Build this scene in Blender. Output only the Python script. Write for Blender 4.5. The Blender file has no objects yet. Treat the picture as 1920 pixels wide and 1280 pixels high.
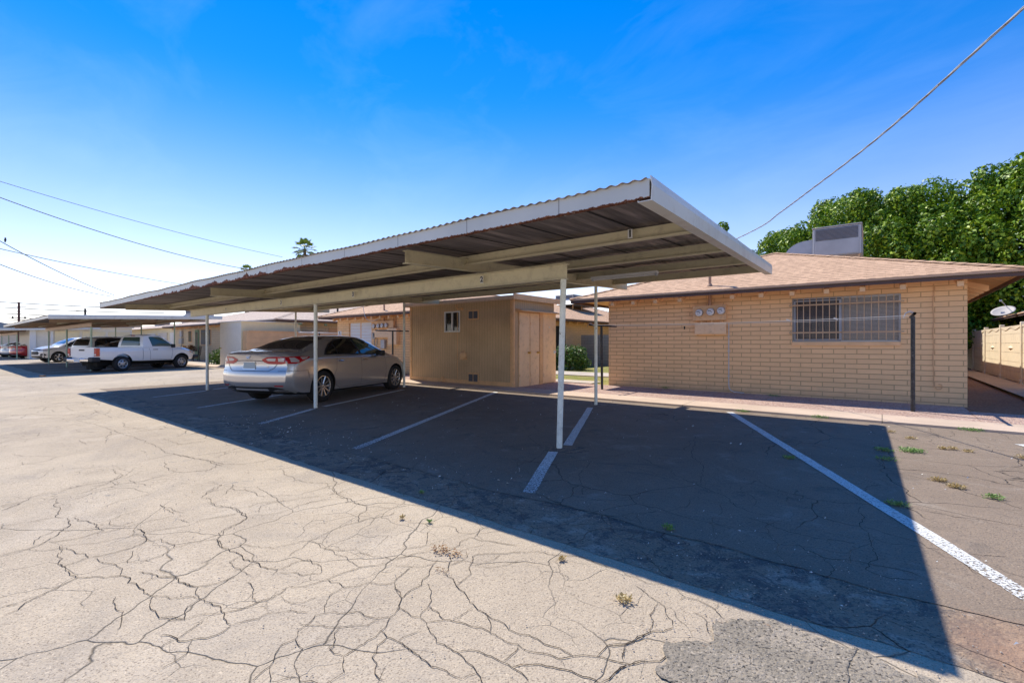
import bpy, bmesh, math, random
from math import sin, cos, pi, radians, sqrt, atan2
from mathutils import Vector, Matrix
from mathutils.bvhtree import BVHTree
import numpy as np

S = bpy.context.scene
COL = S.collection
rnd = random.Random(7)

# ------------------------------------------------------------------ camera, light
cam_d = bpy.data.cameras.new('camera'); cam = bpy.data.objects.new('camera', cam_d); COL.objects.link(cam)
cam.location = (0, 0, 1.32)
cam.rotation_euler = (radians(90), 0, 0.6688)
cam_d.sensor_width = 36; cam_d.lens = 36*877/1920
cam_d.shift_y = 5/1920
cam_d.clip_start = 0.05; cam_d.clip_end = 3000
S.camera = cam

LX, LY = 0.612, -0.283            # travel of the sunlight per metre of fall
SUN_EL = math.atan(1/math.hypot(LX, LY))
w = bpy.data.worlds.new('World'); S.world = w; w.use_nodes = True
nt = w.node_tree; nt.nodes.clear()
sky = nt.nodes.new('ShaderNodeTexSky'); sky.sky_type = 'NISHITA'; sky.sun_disc = False
sky.sun_elevation = SUN_EL
sky.sun_rotation = math.atan2(-LX, -LY)
sky.altitude = 350; sky.air_density = .72; sky.dust_density = 0.0; sky.ozone_density = 1.3
hs = nt.nodes.new('ShaderNodeHueSaturation'); hs.inputs['Saturation'].default_value = 1.45; hs.inputs['Hue'].default_value = .505
bg = nt.nodes.new('ShaderNodeBackground'); bg.inputs[1].default_value = 0.118
wo = nt.nodes.new('ShaderNodeOutputWorld')
# dusty haze: the low sky is paler and warmer than the zenith
tch = nt.nodes.new('ShaderNodeTexCoord'); sxh = nt.nodes.new('ShaderNodeSeparateXYZ'); nt.links.new(tch.outputs['Generated'], sxh.inputs[0])
mrh = nt.nodes.new('ShaderNodeMapRange'); mrh.interpolation_type = 'SMOOTHSTEP'; mrh.inputs[1].default_value = .0; mrh.inputs[2].default_value = .48
nt.links.new(sxh.outputs[2], mrh.inputs[0])
hzc = nt.nodes.new('ShaderNodeMix'); hzc.data_type = 'RGBA'; hzc.inputs[6].default_value = (1.06, .81, .725, 1); hzc.inputs[7].default_value = (1, .97, .97, 1)
nt.links.new(mrh.outputs[0], hzc.inputs[0])
hzm = nt.nodes.new('ShaderNodeMix'); hzm.data_type = 'RGBA'; hzm.blend_type = 'MULTIPLY'; hzm.inputs[0].default_value = 1
nt.links.new(sky.outputs[0], hzm.inputs[6]); nt.links.new(hzc.outputs[2], hzm.inputs[7]); nt.links.new(hzm.outputs[2], hs.inputs['Color']); nt.links.new(mrh.outputs[0], hs.inputs['Fac']); # very faint high wisps
tcw = nt.nodes.new('ShaderNodeTexCoord'); mpw = nt.nodes.new('ShaderNodeMapping'); mpw.inputs['Scale'].default_value = (1.2, 3.5, 5.0); mpw.inputs['Rotation'].default_value = (0, .25, .9)
nzw = nt.nodes.new('ShaderNodeTexNoise'); nzw.inputs['Scale'].default_value = 1.6; nzw.inputs['Detail'].default_value = 7; nzw.inputs['Roughness'].default_value = .6; nzw.inputs['Distortion'].default_value = .6
mrw = nt.nodes.new('ShaderNodeMapRange'); mrw.inputs[1].default_value = .50; mrw.inputs[2].default_value = .82; mrw.inputs[3].default_value = 0; mrw.inputs[4].default_value = .055
mxw = nt.nodes.new('ShaderNodeMix'); mxw.data_type = 'RGBA'; mxw.inputs[7].default_value = (4.6, 5.6, 7.0, 1)
nt.links.new(tcw.outputs['Generated'], mpw.inputs[0]); nt.links.new(mpw.outputs[0], nzw.inputs['Vector']); nt.links.new(nzw.outputs[0], mrw.inputs[0]); nt.links.new(mrw.outputs[0], mxw.inputs[0])
nt.links.new(hs.outputs[0], mxw.inputs[6]); nt.links.new(mxw.outputs[2], bg.inputs[0]); nt.links.new(bg.outputs[0], wo.inputs[0])
sl = bpy.data.lights.new('sun', 'SUN'); sl.energy = 2.5; sl.angle = radians(0.55); sl.color = (1, .93, .80)
sun = bpy.data.objects.new('sun', sl); COL.objects.link(sun)
sun.rotation_euler = Vector((LX, LY, -1)).to_track_quat('-Z', 'Y').to_euler()
S.view_settings.view_transform = 'Standard'; S.view_settings.look = 'None'
S.view_settings.exposure = 1.22; S.view_settings.gamma = 1
S.cycles.max_bounces = 8; S.cycles.diffuse_bounces = 5

# ------------------------------------------------------------------ materials
def srgb(r, g, b):
    return tuple((c/255/12.92 if c/255 <= .04045 else ((c/255+.055)/1.055)**2.4) for c in (r, g, b))

class NT:
    def __init__(s, name, rough=0.8, metal=0.0, base=(0.5, 0.5, 0.5), spec=None):
        s.m = bpy.data.materials.new(name); s.m.use_nodes = True; s.t = s.m.node_tree
        s.b = s.t.nodes['Principled BSDF']
        s.b.inputs['Base Color'].default_value = (*base, 1)
        s.b.inputs['Roughness'].default_value = rough; s.b.inputs['Metallic'].default_value = metal
        if spec is not None: s.b.inputs['Specular IOR Level'].default_value = spec
        s._c = {}
    def n(s, ty, **kw):
        x = s.t.nodes.new('ShaderNode'+ty)
        for k, v in kw.items():
            if k[0] == '_': x.inputs[k[1:].replace('_', ' ')].default_value = v
            else: setattr(x, k, v)
        return x
    def l(s, a, b):
        s.t.links.new(a, b)
    def pos(s, mode='Object'):
        if mode not in s._c: s._c[mode] = s.n('TexCoord').outputs[mode] if mode != 'World' else s.n('NewGeometry').outputs['Position']
        return s._c[mode]
    def noise(s, scale, detail=4, rough=.55, co=None, dist=0, out=0):
        x = s.n('TexNoise'); x.inputs['Scale'].default_value = scale; x.inputs['Detail'].default_value = detail
        x.inputs['Roughness'].default_value = rough; x.inputs['Distortion'].default_value = dist
        s.l(co if co is not None else s.pos('World'), x.inputs['Vector']); return x.outputs[out]
    def voro(s, scale, feat='F1', co=None, out='Distance', rand=1):
        x = s.n('TexVoronoi', feature=feat); x.inputs['Scale'].default_value = scale; x.inputs['Randomness'].default_value = rand
        s.l(co if co is not None else s.pos('World'), x.inputs['Vector']); return x.outputs[out]
    def ramp(s, fac, stops, interp='LINEAR'):
        x = s.n('ValToRGB'); cr = x.color_ramp; cr.interpolation = interp
        while len(cr.elements) > 1: cr.elements.remove(cr.elements[-1])
        for i, (p, c) in enumerate(stops):
            if not isinstance(c, tuple): c = (c, c, c)
            e = cr.elements[0] if i == 0 else cr.elements.new(p)
            e.position = p; e.color = (*c, 1)
        s.l(fac, x.inputs[0]); return x.outputs[0]
    def mix(s, f, a, b, bt='MIX'):
        x = s.n('Mix', data_type='RGBA', blend_type=bt)
        for i, v in ((0, f), (6, a), (7, b)):
            if isinstance(v, (int, float)): x.inputs[i].default_value = v if i == 0 else (v, v, v, 1)
            elif isinstance(v, tuple): x.inputs[i].default_value = (*v, 1)
            else: s.l(v, x.inputs[i])
        return x.outputs[2]
    def math(s, op, a, b=0.0, c=None, clamp=False):
        x = s.n('Math', operation=op, use_clamp=clamp)
        for i, v in enumerate((a, b, c)):
            if v is None: continue
            if isinstance(v, (int, float)): x.inputs[i].default_value = v
            else: s.l(v, x.inputs[i])
        return x.outputs[0]
    def add3(s, v, w_, k=1.0):
        a = s.n('VectorMath', operation='SCALE'); s.l(w_, a.inputs[0]); a.inputs['Scale'].default_value = k
        b = s.n('VectorMath', operation='ADD'); s.l(v, b.inputs[0]); s.l(a.outputs[0], b.inputs[1]); return b.outputs[0]
    def sep(s, v):
        x = s.n('SeparateXYZ'); s.l(v, x.inputs[0]); return x.outputs
    def comb(s, a, b, c):
        x = s.n('CombineXYZ')
        for i, v in enumerate((a, b, c)):
            if isinstance(v, (int, float)): x.inputs[i].default_value = v
            else: s.l(v, x.inputs[i])
        return x.outputs[0]
    def col(s, c): s.l(c, s.b.inputs['Base Color']); return s
    def rgh(s, c): s.l(c, s.b.inputs['Roughness']); return s
    def bump(s, h, strength=.5, dist=.01):
        x = s.n('Bump'); x.inputs['Strength'].default_value = strength; x.inputs['Distance'].default_value = dist
        s.l(h, x.inputs['Height']); s.l(x.outputs[0], s.b.inputs['Normal']); return s

def paint(name, c, rough=.6, metal=0, var=.12, dirt=None, scale=3.0, bump=0.0, coat=0, rust=0.0):
    m = NT(name, rough, metal, c)
    n = m.noise(scale, 5, .6)
    a = tuple(x*(1-var) for x in c); b = tuple(min(1, x*(1+var)) for x in c)
    col = m.ramp(n, [(.3, a), (.7, b)])
    if dirt:
        d = m.ramp(m.noise(scale*4, 6, .7), [(.5, 0.0), (.75, 1.0)])
        col = m.mix(m.math('MULTIPLY', d, .5), col, dirt)
    if rust:
        r = m.ramp(m.noise(14, 6, .75), [(.66-rust, 0.0), (.70-rust, 1.0)])
        col = m.mix(r, col, (.12, .045, .02))
    m.col(col)
    if bump: m.bump(m.noise(scale*8, 4), bump, .004)
    if coat: m.b.inputs['Coat Weight'].default_value = coat; m.b.inputs['Coat Roughness'].default_value = .05
    return m.m

def plain(name, c, rough=.5, metal=0, emit=None, trans=0, coat=0, spec=None):
    m = NT(name, rough, metal, c, spec)
    if trans: m.b.inputs['Transmission Weight'].default_value = trans
    if coat: m.b.inputs['Coat Weight'].default_value = coat; m.b.inputs['Coat Roughness'].default_value = .03
    return m.m

def ground_mat(name, ca, cb, agg_dark, agg_amt, crack_amt, crack_scale, rough_bump, speck_scale=130, tan=False, patchy=None):
    m = NT(name, .9, 0, ca, .3)
    P = m.pos('World')
    big = m.noise(.35, 4, .6); mid = m.noise(2.2, 5, .65)
    col = m.mix(m.ramp(big, [(.35, 0.0), (.65, 1.0)]), ca, cb)
    col = m.mix(m.math('MULTIPLY', m.ramp(mid, [(.42, 0.0), (.72, 1.0)]), .38), col, tuple(x*.74 for x in ca))
    if patchy:
        for (pc, lo, hi, st, sc) in patchy:
            pm = m.ramp(m.noise(sc, 7, .72, dist=.8), [(lo, 0.0), (hi, 1.0)])
            col = m.mix(m.math('MULTIPLY', pm, st), col, pc)
    # aggregate speckle
    sp = m.noise(speck_scale, 2, .6)
    col = m.mix(m.math('MULTIPLY', m.ramp(sp, [(.30, 1.0), (.47, 0.0)]), agg_amt), col, agg_dark)
    sp2 = m.noise(speck_scale*.8, 2, .5, co=m.add3(P, m.n('RGB').outputs[0], 17.0))
    col = m.mix(m.math('MULTIPLY', m.ramp(sp2, [(.6, 0.0), (.72, 1.0)]), agg_amt*.55), col, tuple(min(1, x*1.7) for x in cb))
    pits = m.voro(24, co=P)
    col = m.mix(m.math('MULTIPLY', m.ramp(pits, [(.03, 1.0), (.08, 0.0)]), .4), col, agg_dark)
    # fine cracks: distorted voronoi cells, only where a broad mask allows them
    dn = m.noise(2.2, 3, .5, out=1)
    co = m.add3(m.add3(P, dn, .30), m.noise(11, 3, .6, out=1), .022)
    e1 = m.voro(crack_scale, 'DISTANCE_TO_EDGE', co)
    l1 = m.ramp(e1, [(.0, 1.0), (.0022, .7), (.0048, 0.0)])
    mk1 = m.ramp(m.noise(.7, 3, .5, co=m.add3(P, m.n('RGB').outputs[0], 5.0)), [(.42, 0.0), (.54, 1.0)])
    e2 = m.voro(crack_scale*2.6, 'DISTANCE_TO_EDGE', co)
    l2 = m.ramp(e2, [(.0, 1.0), (.009, 0.0)])
    mk2 = m.ramp(m.noise(.9, 4, .6, co=m.add3(P, m.n('RGB').outputs[0], 23.0)), [(.50, 0.0), (.58, 1.0)])
    cr = m.math('MAXIMUM', m.math('MULTIPLY', l1, mk1), m.math('MULTIPLY', m.math('MULTIPLY', l2, mk2), .55))
    cr = m.math('MULTIPLY', cr, crack_amt)
    col = m.mix(cr, col, tuple(x*.18 for x in ca))
    if tan:
        # blown reddish soil lying on the paving by the lot's right front corner
        s_ = m.sep(P)
        dx = m.math('SUBTRACT', s_[0], .62); dy = m.math('SUBTRACT', s_[1], 2.85)
        d2 = m.math('SQRT', m.math('ADD', m.math('MULTIPLY', dx, dx), m.math('MULTIPLY', dy, m.math('MULTIPLY', dy, 1.6))))
        d2 = m.math('ADD', d2, m.math('MULTIPLY', m.noise(5, 5, .7), .5))
        tm = m.ramp(d2, [(.45, 1.0), (.72, 0.0)])
        col = m.mix(m.math('MULTIPLY', tm, .75), col, (.36, .22, .145))
    m.col(col)
    h = m.math('ADD', m.math('MULTIPLY', sp, .5), m.math('MULTIPLY', m.noise(28, 4, .6), .8))
    h = m.math('SUBTRACT', h, m.math('MULTIPLY', cr, 1.5))
    h = m.math('SUBTRACT', h, m.math('MULTIPLY', m.ramp(pits, [(.05, 1.0), (.12, 0.0)]), .5))
    m.bump(h, rough_bump, .012)
    return m.m

M = {}
M['alley'] = ground_mat('alley_paving', (.44, .36, .27), (.54, .445, .33), (.12, .085, .065), .7, .7, 1.15, .8, 120, patchy=[((.33, .285, .24), .50, .70, .55, .9), ((.24, .225, .21), .655, .675, .7, 2.6), ((.60, .51, .40), .56, .66, .5, .5)])
M['lot'] = ground_mat('lot_asphalt', (.245, .185, .137), (.30, .232, .175), (.07, .06, .055), .65, .8, 1.0, .8, 105, tan=True, patchy=[((.40, .345, .285), .56, .68, .55, 2.4), ((.13, .11, .095), .56, .66, .5, 1.4)])
M['lot_edge'] = ground_mat('worn_shade_asphalt', (.28, .205, .145), (.36, .27, .195), (.07, .06, .055), .85, .9, 1.7, 1.2, speck_scale=80, tan=True, patchy=[((.44, .36, .28), .52, .60, .8, 3.2), ((.13, .11, .10), .53, .60, .8, 2.0), ((.13, .11, .10), .52, .58, .8, 7.0)])  # worn asphalt, its base darkened toward the lot to paint in alley shade
M['patch'] = ground_mat('coarse_patch', (.23, .20, .16), (.34, .29, .23), (.03, .026, .024), 1.0, .2, 1.0, 1.5, speck_scale=75, patchy=[((.45, .38, .30), .50, .60, .45, 4.0), ((.75, .68, .58), .66, .70, .9, 9.0), ((.36, .22, .13), .64, .68, .7, 14.0)])
M['soil'] = ground_mat('soil', (.22, .15, .11), (.27, .19, .14), (.09, .06, .04), .6, 0, 1, .8)
m = NT('crack_dirt', 1, 0, (.03, .02, .015)); m.col(m.ramp(m.noise(20, 4), [(.4, (.022, .017, .014)), (.62, (.045, .03, .02)), (.75, (.16, .10, .06))])); M['crack'] = m.m

def concrete(name, c, joints=None):
    m = NT(name, .85, 0, c, .3)
    col = m.mix(m.ramp(m.noise(1.3, 5, .65), [(.35, 0.0), (.7, 1.0)]), tuple(x*.86 for x in c), tuple(min(1, x*1.08) for x in c))
    col = m.mix(m.math('MULTIPLY', m.ramp(m.noise(70, 2), [(.3, 1.0), (.45, 0.0)]), .35), col, tuple(x*.5 for x in c))
    h = m.noise(60, 3)
    if joints:
        s_ = m.sep(m.pos('World'))
        f = m.math('FRACT', m.math('DIVIDE', s_[joints[0]], joints[1]))
        j = m.math('LESS_THAN', f, .012/joints[1]*1.2)
        col = m.mix(m.math('MULTIPLY', j, .75), col, tuple(x*.25 for x in c)); h = m.math('SUBTRACT', h, j)
    m.col(col).bump(h, .4, .006)
    return m.m
M['curb'] = concrete('curb_concrete', (.62, .48, .37), (0, 3.05))
M['walk'] = concrete('walk_concrete', (.52, .35, .23), (1, 1.5))
M['path'] = concrete('path_concrete', (.55, .48, .40), (0, 1.5))

def gravel(name, a, b, c, scale=42, st=1.0):
    m = NT(name, .95, 0, a, .2)
    cell = m.voro(scale, out='Color'); d = m.voro(scale)
    x = m.sep(cell)[0]
    col = m.ramp(x, [(0, a), (.5, b), (1, c)])
    col = m.mix(m.math('MULTIPLY', m.ramp(d, [(.45, 0.0), (.9, 1.0)]), .45), col, tuple(v*.4 for v in a))
    col = m.mix(m.math('MULTIPLY', m.ramp(m.noise(1.5, 4), [(.4, 0.0), (.7, 1.0)]), .35), col, tuple(v*.7 for v in a))
    m.col(col).bump(m.math('ADD', m.math('MULTIPLY', d, -1.0), m.math('MULTIPLY', m.noise(6, 4), .8)), st, .02)
    return m.m
M['gravel'] = gravel('pink_gravel', (.44, .28, .23), (.58, .41, .34), (.70, .55, .46))
M['brown_gravel'] = gravel('brown_gravel', (.27, .135, .08), (.38, .2, .12), (.48, .29, .19))
m = NT('lawn', .95, 0, (.2, .2, .05), .2)
m.col(m.mix(m.ramp(m.noise(1.2, 5), [(.35, 0.0), (.65, 1.0)]), m.ramp(m.noise(45, 3), [(.3, (.13, .16, .03)), (.7, (.30, .30, .07))]), (.38, .33, .13))).bump(m.noise(60, 3), .9, .03)
M['lawn'] = m.m

def block(name, c, mortar, bw=.40, bh=.1016, var=.08, off=.5, msz=.0075):
    m = NT(name, .8, 0, c, .3)
    uv = m.n('UVMap').outputs[0]
    wob = m.add3(uv, m.noise(2.5, 3, co=uv, out=1), .006)
    br = m.n('TexBrick', offset=off)
    m.l(wob, br.inputs['Vector'])
    br.inputs['Scale'].default_value = 1; br.inputs['Mortar Size'].default_value = msz; br.inputs['Mortar Smooth'].default_value = .3
    br.inputs['Brick Width'].default_value = bw; br.inputs['Row Height'].default_value = bh
    br.inputs['Color1'].default_value = (*c, 1); br.inputs['Color2'].default_value = (*tuple(x*(1-var) for x in c), 1)
    br.inputs['Mortar'].default_value = (*mortar, 1)
    col = m.mix(m.math('MULTIPLY', m.ramp(m.noise(3, 6, .7, co=uv), [(.45, 0.0), (.75, 1.0)]), .25), br.outputs[0], tuple(x*.72 for x in c))
    # rain-splash dust along the wall foot
    f = m.ramp(m.math('ADD', m.sep(uv)[1], m.math('MULTIPLY', m.noise(4, 4, co=uv), .25)), [(.28, 1.0), (.5, 0.0)])
    col = m.mix(m.math('MULTIPLY', f, .4), col, (.30, .23, .17))
    h = m.math('ADD', m.math('MULTIPLY', br.outputs[1], -1.0), m.math('MULTIPLY', m.noise(35, 4, co=uv), .25))
    m.col(col).bump(h, .9, .012)
    return m.m
TAN = (.93, .61, .325)
M['tan_block'] = block('tan_block', TAN, tuple(x*.62 for x in TAN))
M['cream_block'] = block('cream_block', (.78, .64, .42), (.40, .32, .22), bw=.8, bh=.15)
M['grey_block'] = block('grey_block', (.45, .36, .27), (.25, .2, .15), bw=.40, bh=.15)

def shingle(name, a, b, dark):
    m = NT(name, .92, 0, a, .2)
    uv = m.n('UVMap').outputs[0]
    br = m.n('TexBrick', offset=.37, offset_frequency=2)
    m.l(m.add3(uv, m.noise(1.5, 2, co=uv, out=1), .02), br.inputs['Vector'])
    br.inputs['Scale'].default_value = 1; br.inputs['Mortar Size'].default_value = .0015; br.inputs['Mortar Smooth'].default_value = .5
    br.inputs['Brick Width'].default_value = .30; br.inputs['Row Height'].default_value = .19; br.inputs['Bias'].default_value = 0
    br.inputs['Color1'].default_value = (*a, 1); br.inputs['Color2'].default_value = (*b, 1); br.inputs['Mortar'].default_value = (*dark, 1)
    s_ = m.sep(uv)
    row = m.math('FRACT', m.math('DIVIDE', s_[1], .19))
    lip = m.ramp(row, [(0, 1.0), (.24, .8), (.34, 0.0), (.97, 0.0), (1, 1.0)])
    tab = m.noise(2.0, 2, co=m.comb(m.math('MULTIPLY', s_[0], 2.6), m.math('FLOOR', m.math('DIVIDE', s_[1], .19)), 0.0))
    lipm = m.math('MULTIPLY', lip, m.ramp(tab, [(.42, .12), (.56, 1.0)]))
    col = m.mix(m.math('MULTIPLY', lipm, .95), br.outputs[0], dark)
    col = m.mix(m.math('MULTIPLY', m.ramp(m.noise(180, 2, co=uv), [(.3, 1.0), (.5, 0.0)]), .35), col, tuple(x*.5 for x in a))
    col = m.mix(m.math('MULTIPLY', m.ramp(m.noise(.8, 4, co=uv), [(.4, 0.0), (.7, 1.0)]), .3), col, tuple(x*.8 for x in b))
    m.col(col).bump(m.math('SUBTRACT', m.math('MULTIPLY', m.noise(120, 3, co=uv), .3), m.math('ADD', row, m.math('MULTIPLY', lip, .5))), .8, .012)
    return m.m
M['shingle'] = shingle('tan_shingle', (.68, .44, .28), (.58, .37, .235), (.16, .09, .055))
M['shingle2'] = shingle('pale_shingle', (.66, .53, .43), (.58, .46, .37), (.26, .19, .15))

m = NT('grooved_siding', .75, 0, (.4, .26, .15), .3)
uv = m.n('UVMap').outputs[0]; s_ = m.sep(uv)
g1 = m.math('LESS_THAN', m.math('FRACT', m.math('DIVIDE', m.math('ADD', s_[0], m.math('MULTIPLY', m.noise(.7, 2, co=uv), .02)), .102)), .10)
streak = m.noise(1, 6, .7, co=m.comb(m.math('MULTIPLY', s_[0], 40.0), m.math('MULTIPLY', s_[1], 2.0), 0.0))
col = m.ramp(streak, [(.3, (.54, .38, .225)), (.7, (.68, .49, .30))])
col = m.mix(m.math('MULTIPLY', g1, .38), col, (.10, .065, .04))
col = m.mix(m.math('MULTIPLY', m.ramp(m.noise(1.1, 5, co=uv), [(.45, 0.0), (.7, 1.0)]), .3), col, (.32, .21, .125))
m.col(col).bump(m.math('SUBTRACT', m.math('MULTIPLY', streak, .4), g1), .8, .01); M['siding'] = m.m

M['trim_tan'] = paint('trim_tan', (.80, .50, .26), .7, var=.1, dirt=(.2, .14, .09))
M['door_tan'] = paint('door_tan', (.90, .64, .39), .6, var=.08, dirt=(.3, .2, .13), scale=1.5)
M['fascia'] = paint('brown_fascia', (.105, .062, .05), .7)
M['soffit'] = paint('soffit_tan', (.82, .49, .22), .75, var=.12)
M['rafter'] = paint('rafter_tan', (.84, .53, .28), .7)
M['sage'] = paint('sage_steel', (.66, .60, .41), .45, .0, var=.08, dirt=(.26, .22, .15), scale=1.6)
M['beam2'] = paint('brown_steel', (.52, .37, .26), .5, var=.1)
M['post_green'] = paint('green_post', (.40, .52, .38), .5)
M['post_white'] = paint('post_paint', (.84, .86, .76), .5, var=.10, dirt=(.34, .33, .26), scale=5, rust=.035)
M['fascia_metal'] = paint('pale_metal_trim', (.68, .69, .65), .42, .1, var=.07, dirt=(.40, .33, .25), scale=1.3)
# front fascia: pale enamel with a rusted lower edge on part of its run
m = NT('rusting_fascia', .45, .1, (.5, .54, .54))
P = m.pos('World'); s_ = m.sep(P)
base = m.ramp(m.noise(1.3, 5), [(.3, (.50, .51, .48)), (.7, (.60, .60, .56))])
seam = m.math('LESS_THAN', m.math('FRACT', m.math('DIVIDE', s_[0], 1.03)), .012)
base = m.mix(m.math('MULTIPLY', seam, .7), base, (.2, .19, .17))
hz = m.math('SUBTRACT', s_[2], 2.366)
mask = m.ramp(m.noise(2.2, 5, .7, co=m.comb(m.math('MULTIPLY', s_[0], 1.0), 0.0, 0.0)), [(.42, 0.0), (.66, 1.0)])
zone = m.math('MULTIPLY', m.ramp(m.math('DIVIDE', m.math('ADD', s_[0], 14.0), 14.0), [(.0, .05), (.18, .8), (.28, 1.0), (.5, .9), (.6, .12), (1, .04)]), mask)
edge = m.math('ADD', m.math('MULTIPLY', zone, .095), .004)
rr = m.math('LESS_THAN', m.math('ADD', hz, m.math('MULTIPLY', m.math('SUBTRACT', m.noise(30, 4, .7), .5), .05)), edge)
rc = m.ramp(m.noise(40, 3), [(.35, (.06, .02, .015)), (.6, (.22, .07, .03)), (.75, (.38, .22, .12))])
m.col(m.mix(rr, base, rc)); m.rgh(m.ramp(rr, [(0, .42), (1, .9)])); M['rust_fascia'] = m.m
m = NT('corrugated_steel', .55, .35, (.2, .17, .16))
n1 = m.noise(1, 5, .6, co=m.comb(m.math('MULTIPLY', m.sep(m.pos('World'))[0], 9.0), m.math('MULTIPLY', m.sep(m.pos('World'))[1], .8), 0.0))
m.col(m.ramp(n1, [(.3, (.12, .10, .095)), (.55, (.22, .185, .17)), (.75, (.42, .34, .31))])); M['corr'] = m.m
M['black_iron'] = paint('black_paint', (.022, .022, .025), .5, var=.3, dirt=(.25, .25, .24), scale=6)
M['white_pipe'] = paint('white_pipe', (.62, .63, .63), .5, dirt=(.2, .15, .1), scale=9)
M['white'] = plain('white_enamel', (.75, .75, .73), .5)
M['black'] = plain('black_ink', (.015, .015, .015), .6)
M['alu'] = plain('aluminium', (.40, .40, .42), .35, .6)
M['chrome'] = plain('chrome', (.75, .76, .78), .12, 1)
M['brass'] = plain('brass', (.60, .42, .16), .3, 1)
M['wire'] = plain('wire_black', (.02, .02, .022), .6)
M['grey_wire'] = paint('grey_cable', (.36, .35, .34), .6, var=.25, scale=20)
M['bars'] = paint('bar_paint', (.55, .38, .23), .6)
M['rope'] = plain('white_line', (.75, .74, .70), .8)
M['window_dark'] = plain('window_dark', (.02, .02, .022), .06, 0, spec=.6)
m = NT('blinds', .6, 0, (.3, .28, .27)); s_ = m.sep(m.pos('World'))
f = m.math('FRACT', m.math('DIVIDE', s_[2], .026)); m.col(m.mix(m.ramp(f, [(.25, 0.0), (.5, 1.0), (.9, 1.0), (1, 0.0)]), (.04, .035, .035), (.22, .20, .19))); M['blinds'] = m.m
m = NT('blinds_pale', .6, 0, (.3, .28, .27)); s_ = m.sep(m.pos('World'))
f = m.math('FRACT', m.math('DIVIDE', s_[2], .026)); m.col(m.mix(m.ramp(f, [(.2, 0.0), (.45, 1.0), (.9, 1.0), (1, 0.0)]), (.30, .28, .25), (.85, .80, .72))); M['blinds2'] = m.m
M['ac_grey'] = paint('cooler_grey', (.42, .42, .43), .45, .3, var=.1, scale=2)
M['ac_dark'] = plain('cooler_dark', (.10, .105, .125), .6)
M['galv'] = paint('galvanised', (.42, .45, .50), .5, .2, var=.1)
M['dish_grey'] = plain('dish_grey', (.42, .39, .37), .6)
M['green_trim'] = plain('green_trim', (.18, .27, .13), .6)
M['cream'] = paint('cream_paint', (.86, .72, .44), .7, var=.05)
M['cream_dark'] = paint('cream_wall', (.74, .64, .50), .7, var=.05)
M['pale_panel'] = paint('pale_grey_panel', (.80, .74, .62), .7, var=.04)
M['greyshed'] = paint('pale_shed', (.84, .78, .66), .6, var=.04)
M['tanwall'] = paint('tan_boards', (.68, .42, .22), .7, var=.08)
M['bluegrey'] = plain('blue_roof', (.20, .27, .34), .5)
M['precast'] = paint('precast_cream', (.90, .77, .56), .85, var=.06, dirt=(.5, .38, .26), scale=2, bump=.3)
M['pole_wood'] = paint('pole_wood', (.10, .045, .04), .9)
M['terracotta'] = plain('vent_copper', (.42, .25, .16), .6)
M['bark'] = paint('bark', (.13, .10, .07), .95, var=.3, scale=8, bump=.6)
def leafmat(name, dark, light, tip):
    m = NT(name, .5, 0, dark, .4)
    geo = m.n('NewGeometry'); r = geo.outputs['Random Per Island']
    col = m.ramp(r, [(0, dark), (.55, light), (1, tip)])
    col = m.mix(m.math('MULTIPLY', m.ramp(m.noise(.9, 3), [(.4, 0.0), (.65, 1.0)]), .5), col, light)
    m.col(col)
    m.b.inputs['Transmission Weight'].default_value = 0
    tr = m.n('BsdfTranslucent'); m.l(col, tr.inputs[0]); mx = m.n('MixShader'); mx.inputs[0].default_value = .15
    out = m.t.nodes['Material Output']; m.l(m.b.outputs[0], mx.inputs[1]); m.l(tr.outputs[0], mx.inputs[2]); m.l(mx.outputs[0], out.inputs[0])
    return m.m
M['leaf'] = leafmat('ficus_leaf', (.03, .095, .010), (.14, .28, .014), (.52, .66, .045))
M['palm_leaf'] = leafmat('palm_leaf', (.08, .16, .03), (.18, .28, .05), (.3, .34, .08))
M['bush_leaf'] = leafmat('bush_leaf', (.04, .10, .02), (.10, .20, .03), (.2, .3, .06))
M['weed'] = leafmat('weed_green', (.10, .20, .05), (.20, .34, .08), (.34, .45, .16))
M['dry'] = leafmat('weed_dry', (.35, .25, .10), (.52, .38, .15), (.6, .5, .28))
M['deadleaf'] = leafmat('dead_leaf', (.10, .05, .02), (.30, .15, .06), (.45, .30, .15))
M['tyre'] = plain('tyre_rubber', (.018, .018, .018), .75)
M['under'] = plain('underbody_black', (.008, .008, .008), .8)
M['plastic'] = plain('black_plastic', (.02, .02, .022), .55)
M['rim'] = plain('alloy_rim', (.62, .62, .62), .25, .9)
M['steelrim'] = plain('steel_rim', (.50, .50, .50), .35, .8)
M['glass'] = plain('car_glass', (.012, .013, .014), .04, 0, spec=.7, coat=.5)
M['glass_green'] = plain('car_glass_green', (.05, .085, .06), .04, 0, spec=.7, coat=.5)
M['red'] = plain('red_lens', (.50, .008, .015), .12, 0, coat=1)
M['clear'] = plain('clear_lens', (.60, .56, .54), .12, .2, coat=1)
M['amber'] = plain('amber_lens', (.7, .25, .05), .2)
M['plate'] = plain('plate_grey', (.42, .47, .46), .4)
M['seam'] = plain('panel_gap', (.02, .02, .02), .8)
def carpaint(name, c, metal=.5, rough=.32):
    m = NT(name, rough, metal, c)
    m.b.inputs['Coat Weight'].default_value = 1; m.b.inputs['Coat Roughness'].default_value = .04
    return m.m
M['silver'] = carpaint('silver_paint', (.60, .575, .555), .62, .22)
M['carwhite'] = carpaint('white_paint', (.95, .90, .82), 0, .35)
M['greysuv'] = carpaint('grey_paint', (.74, .73, .72), .15)
M['vanpaint'] = carpaint('van_paint', (.80, .76, .72), .1)
M['cardark'] = carpaint('dark_paint', (.03, .032, .04), .4)
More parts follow.
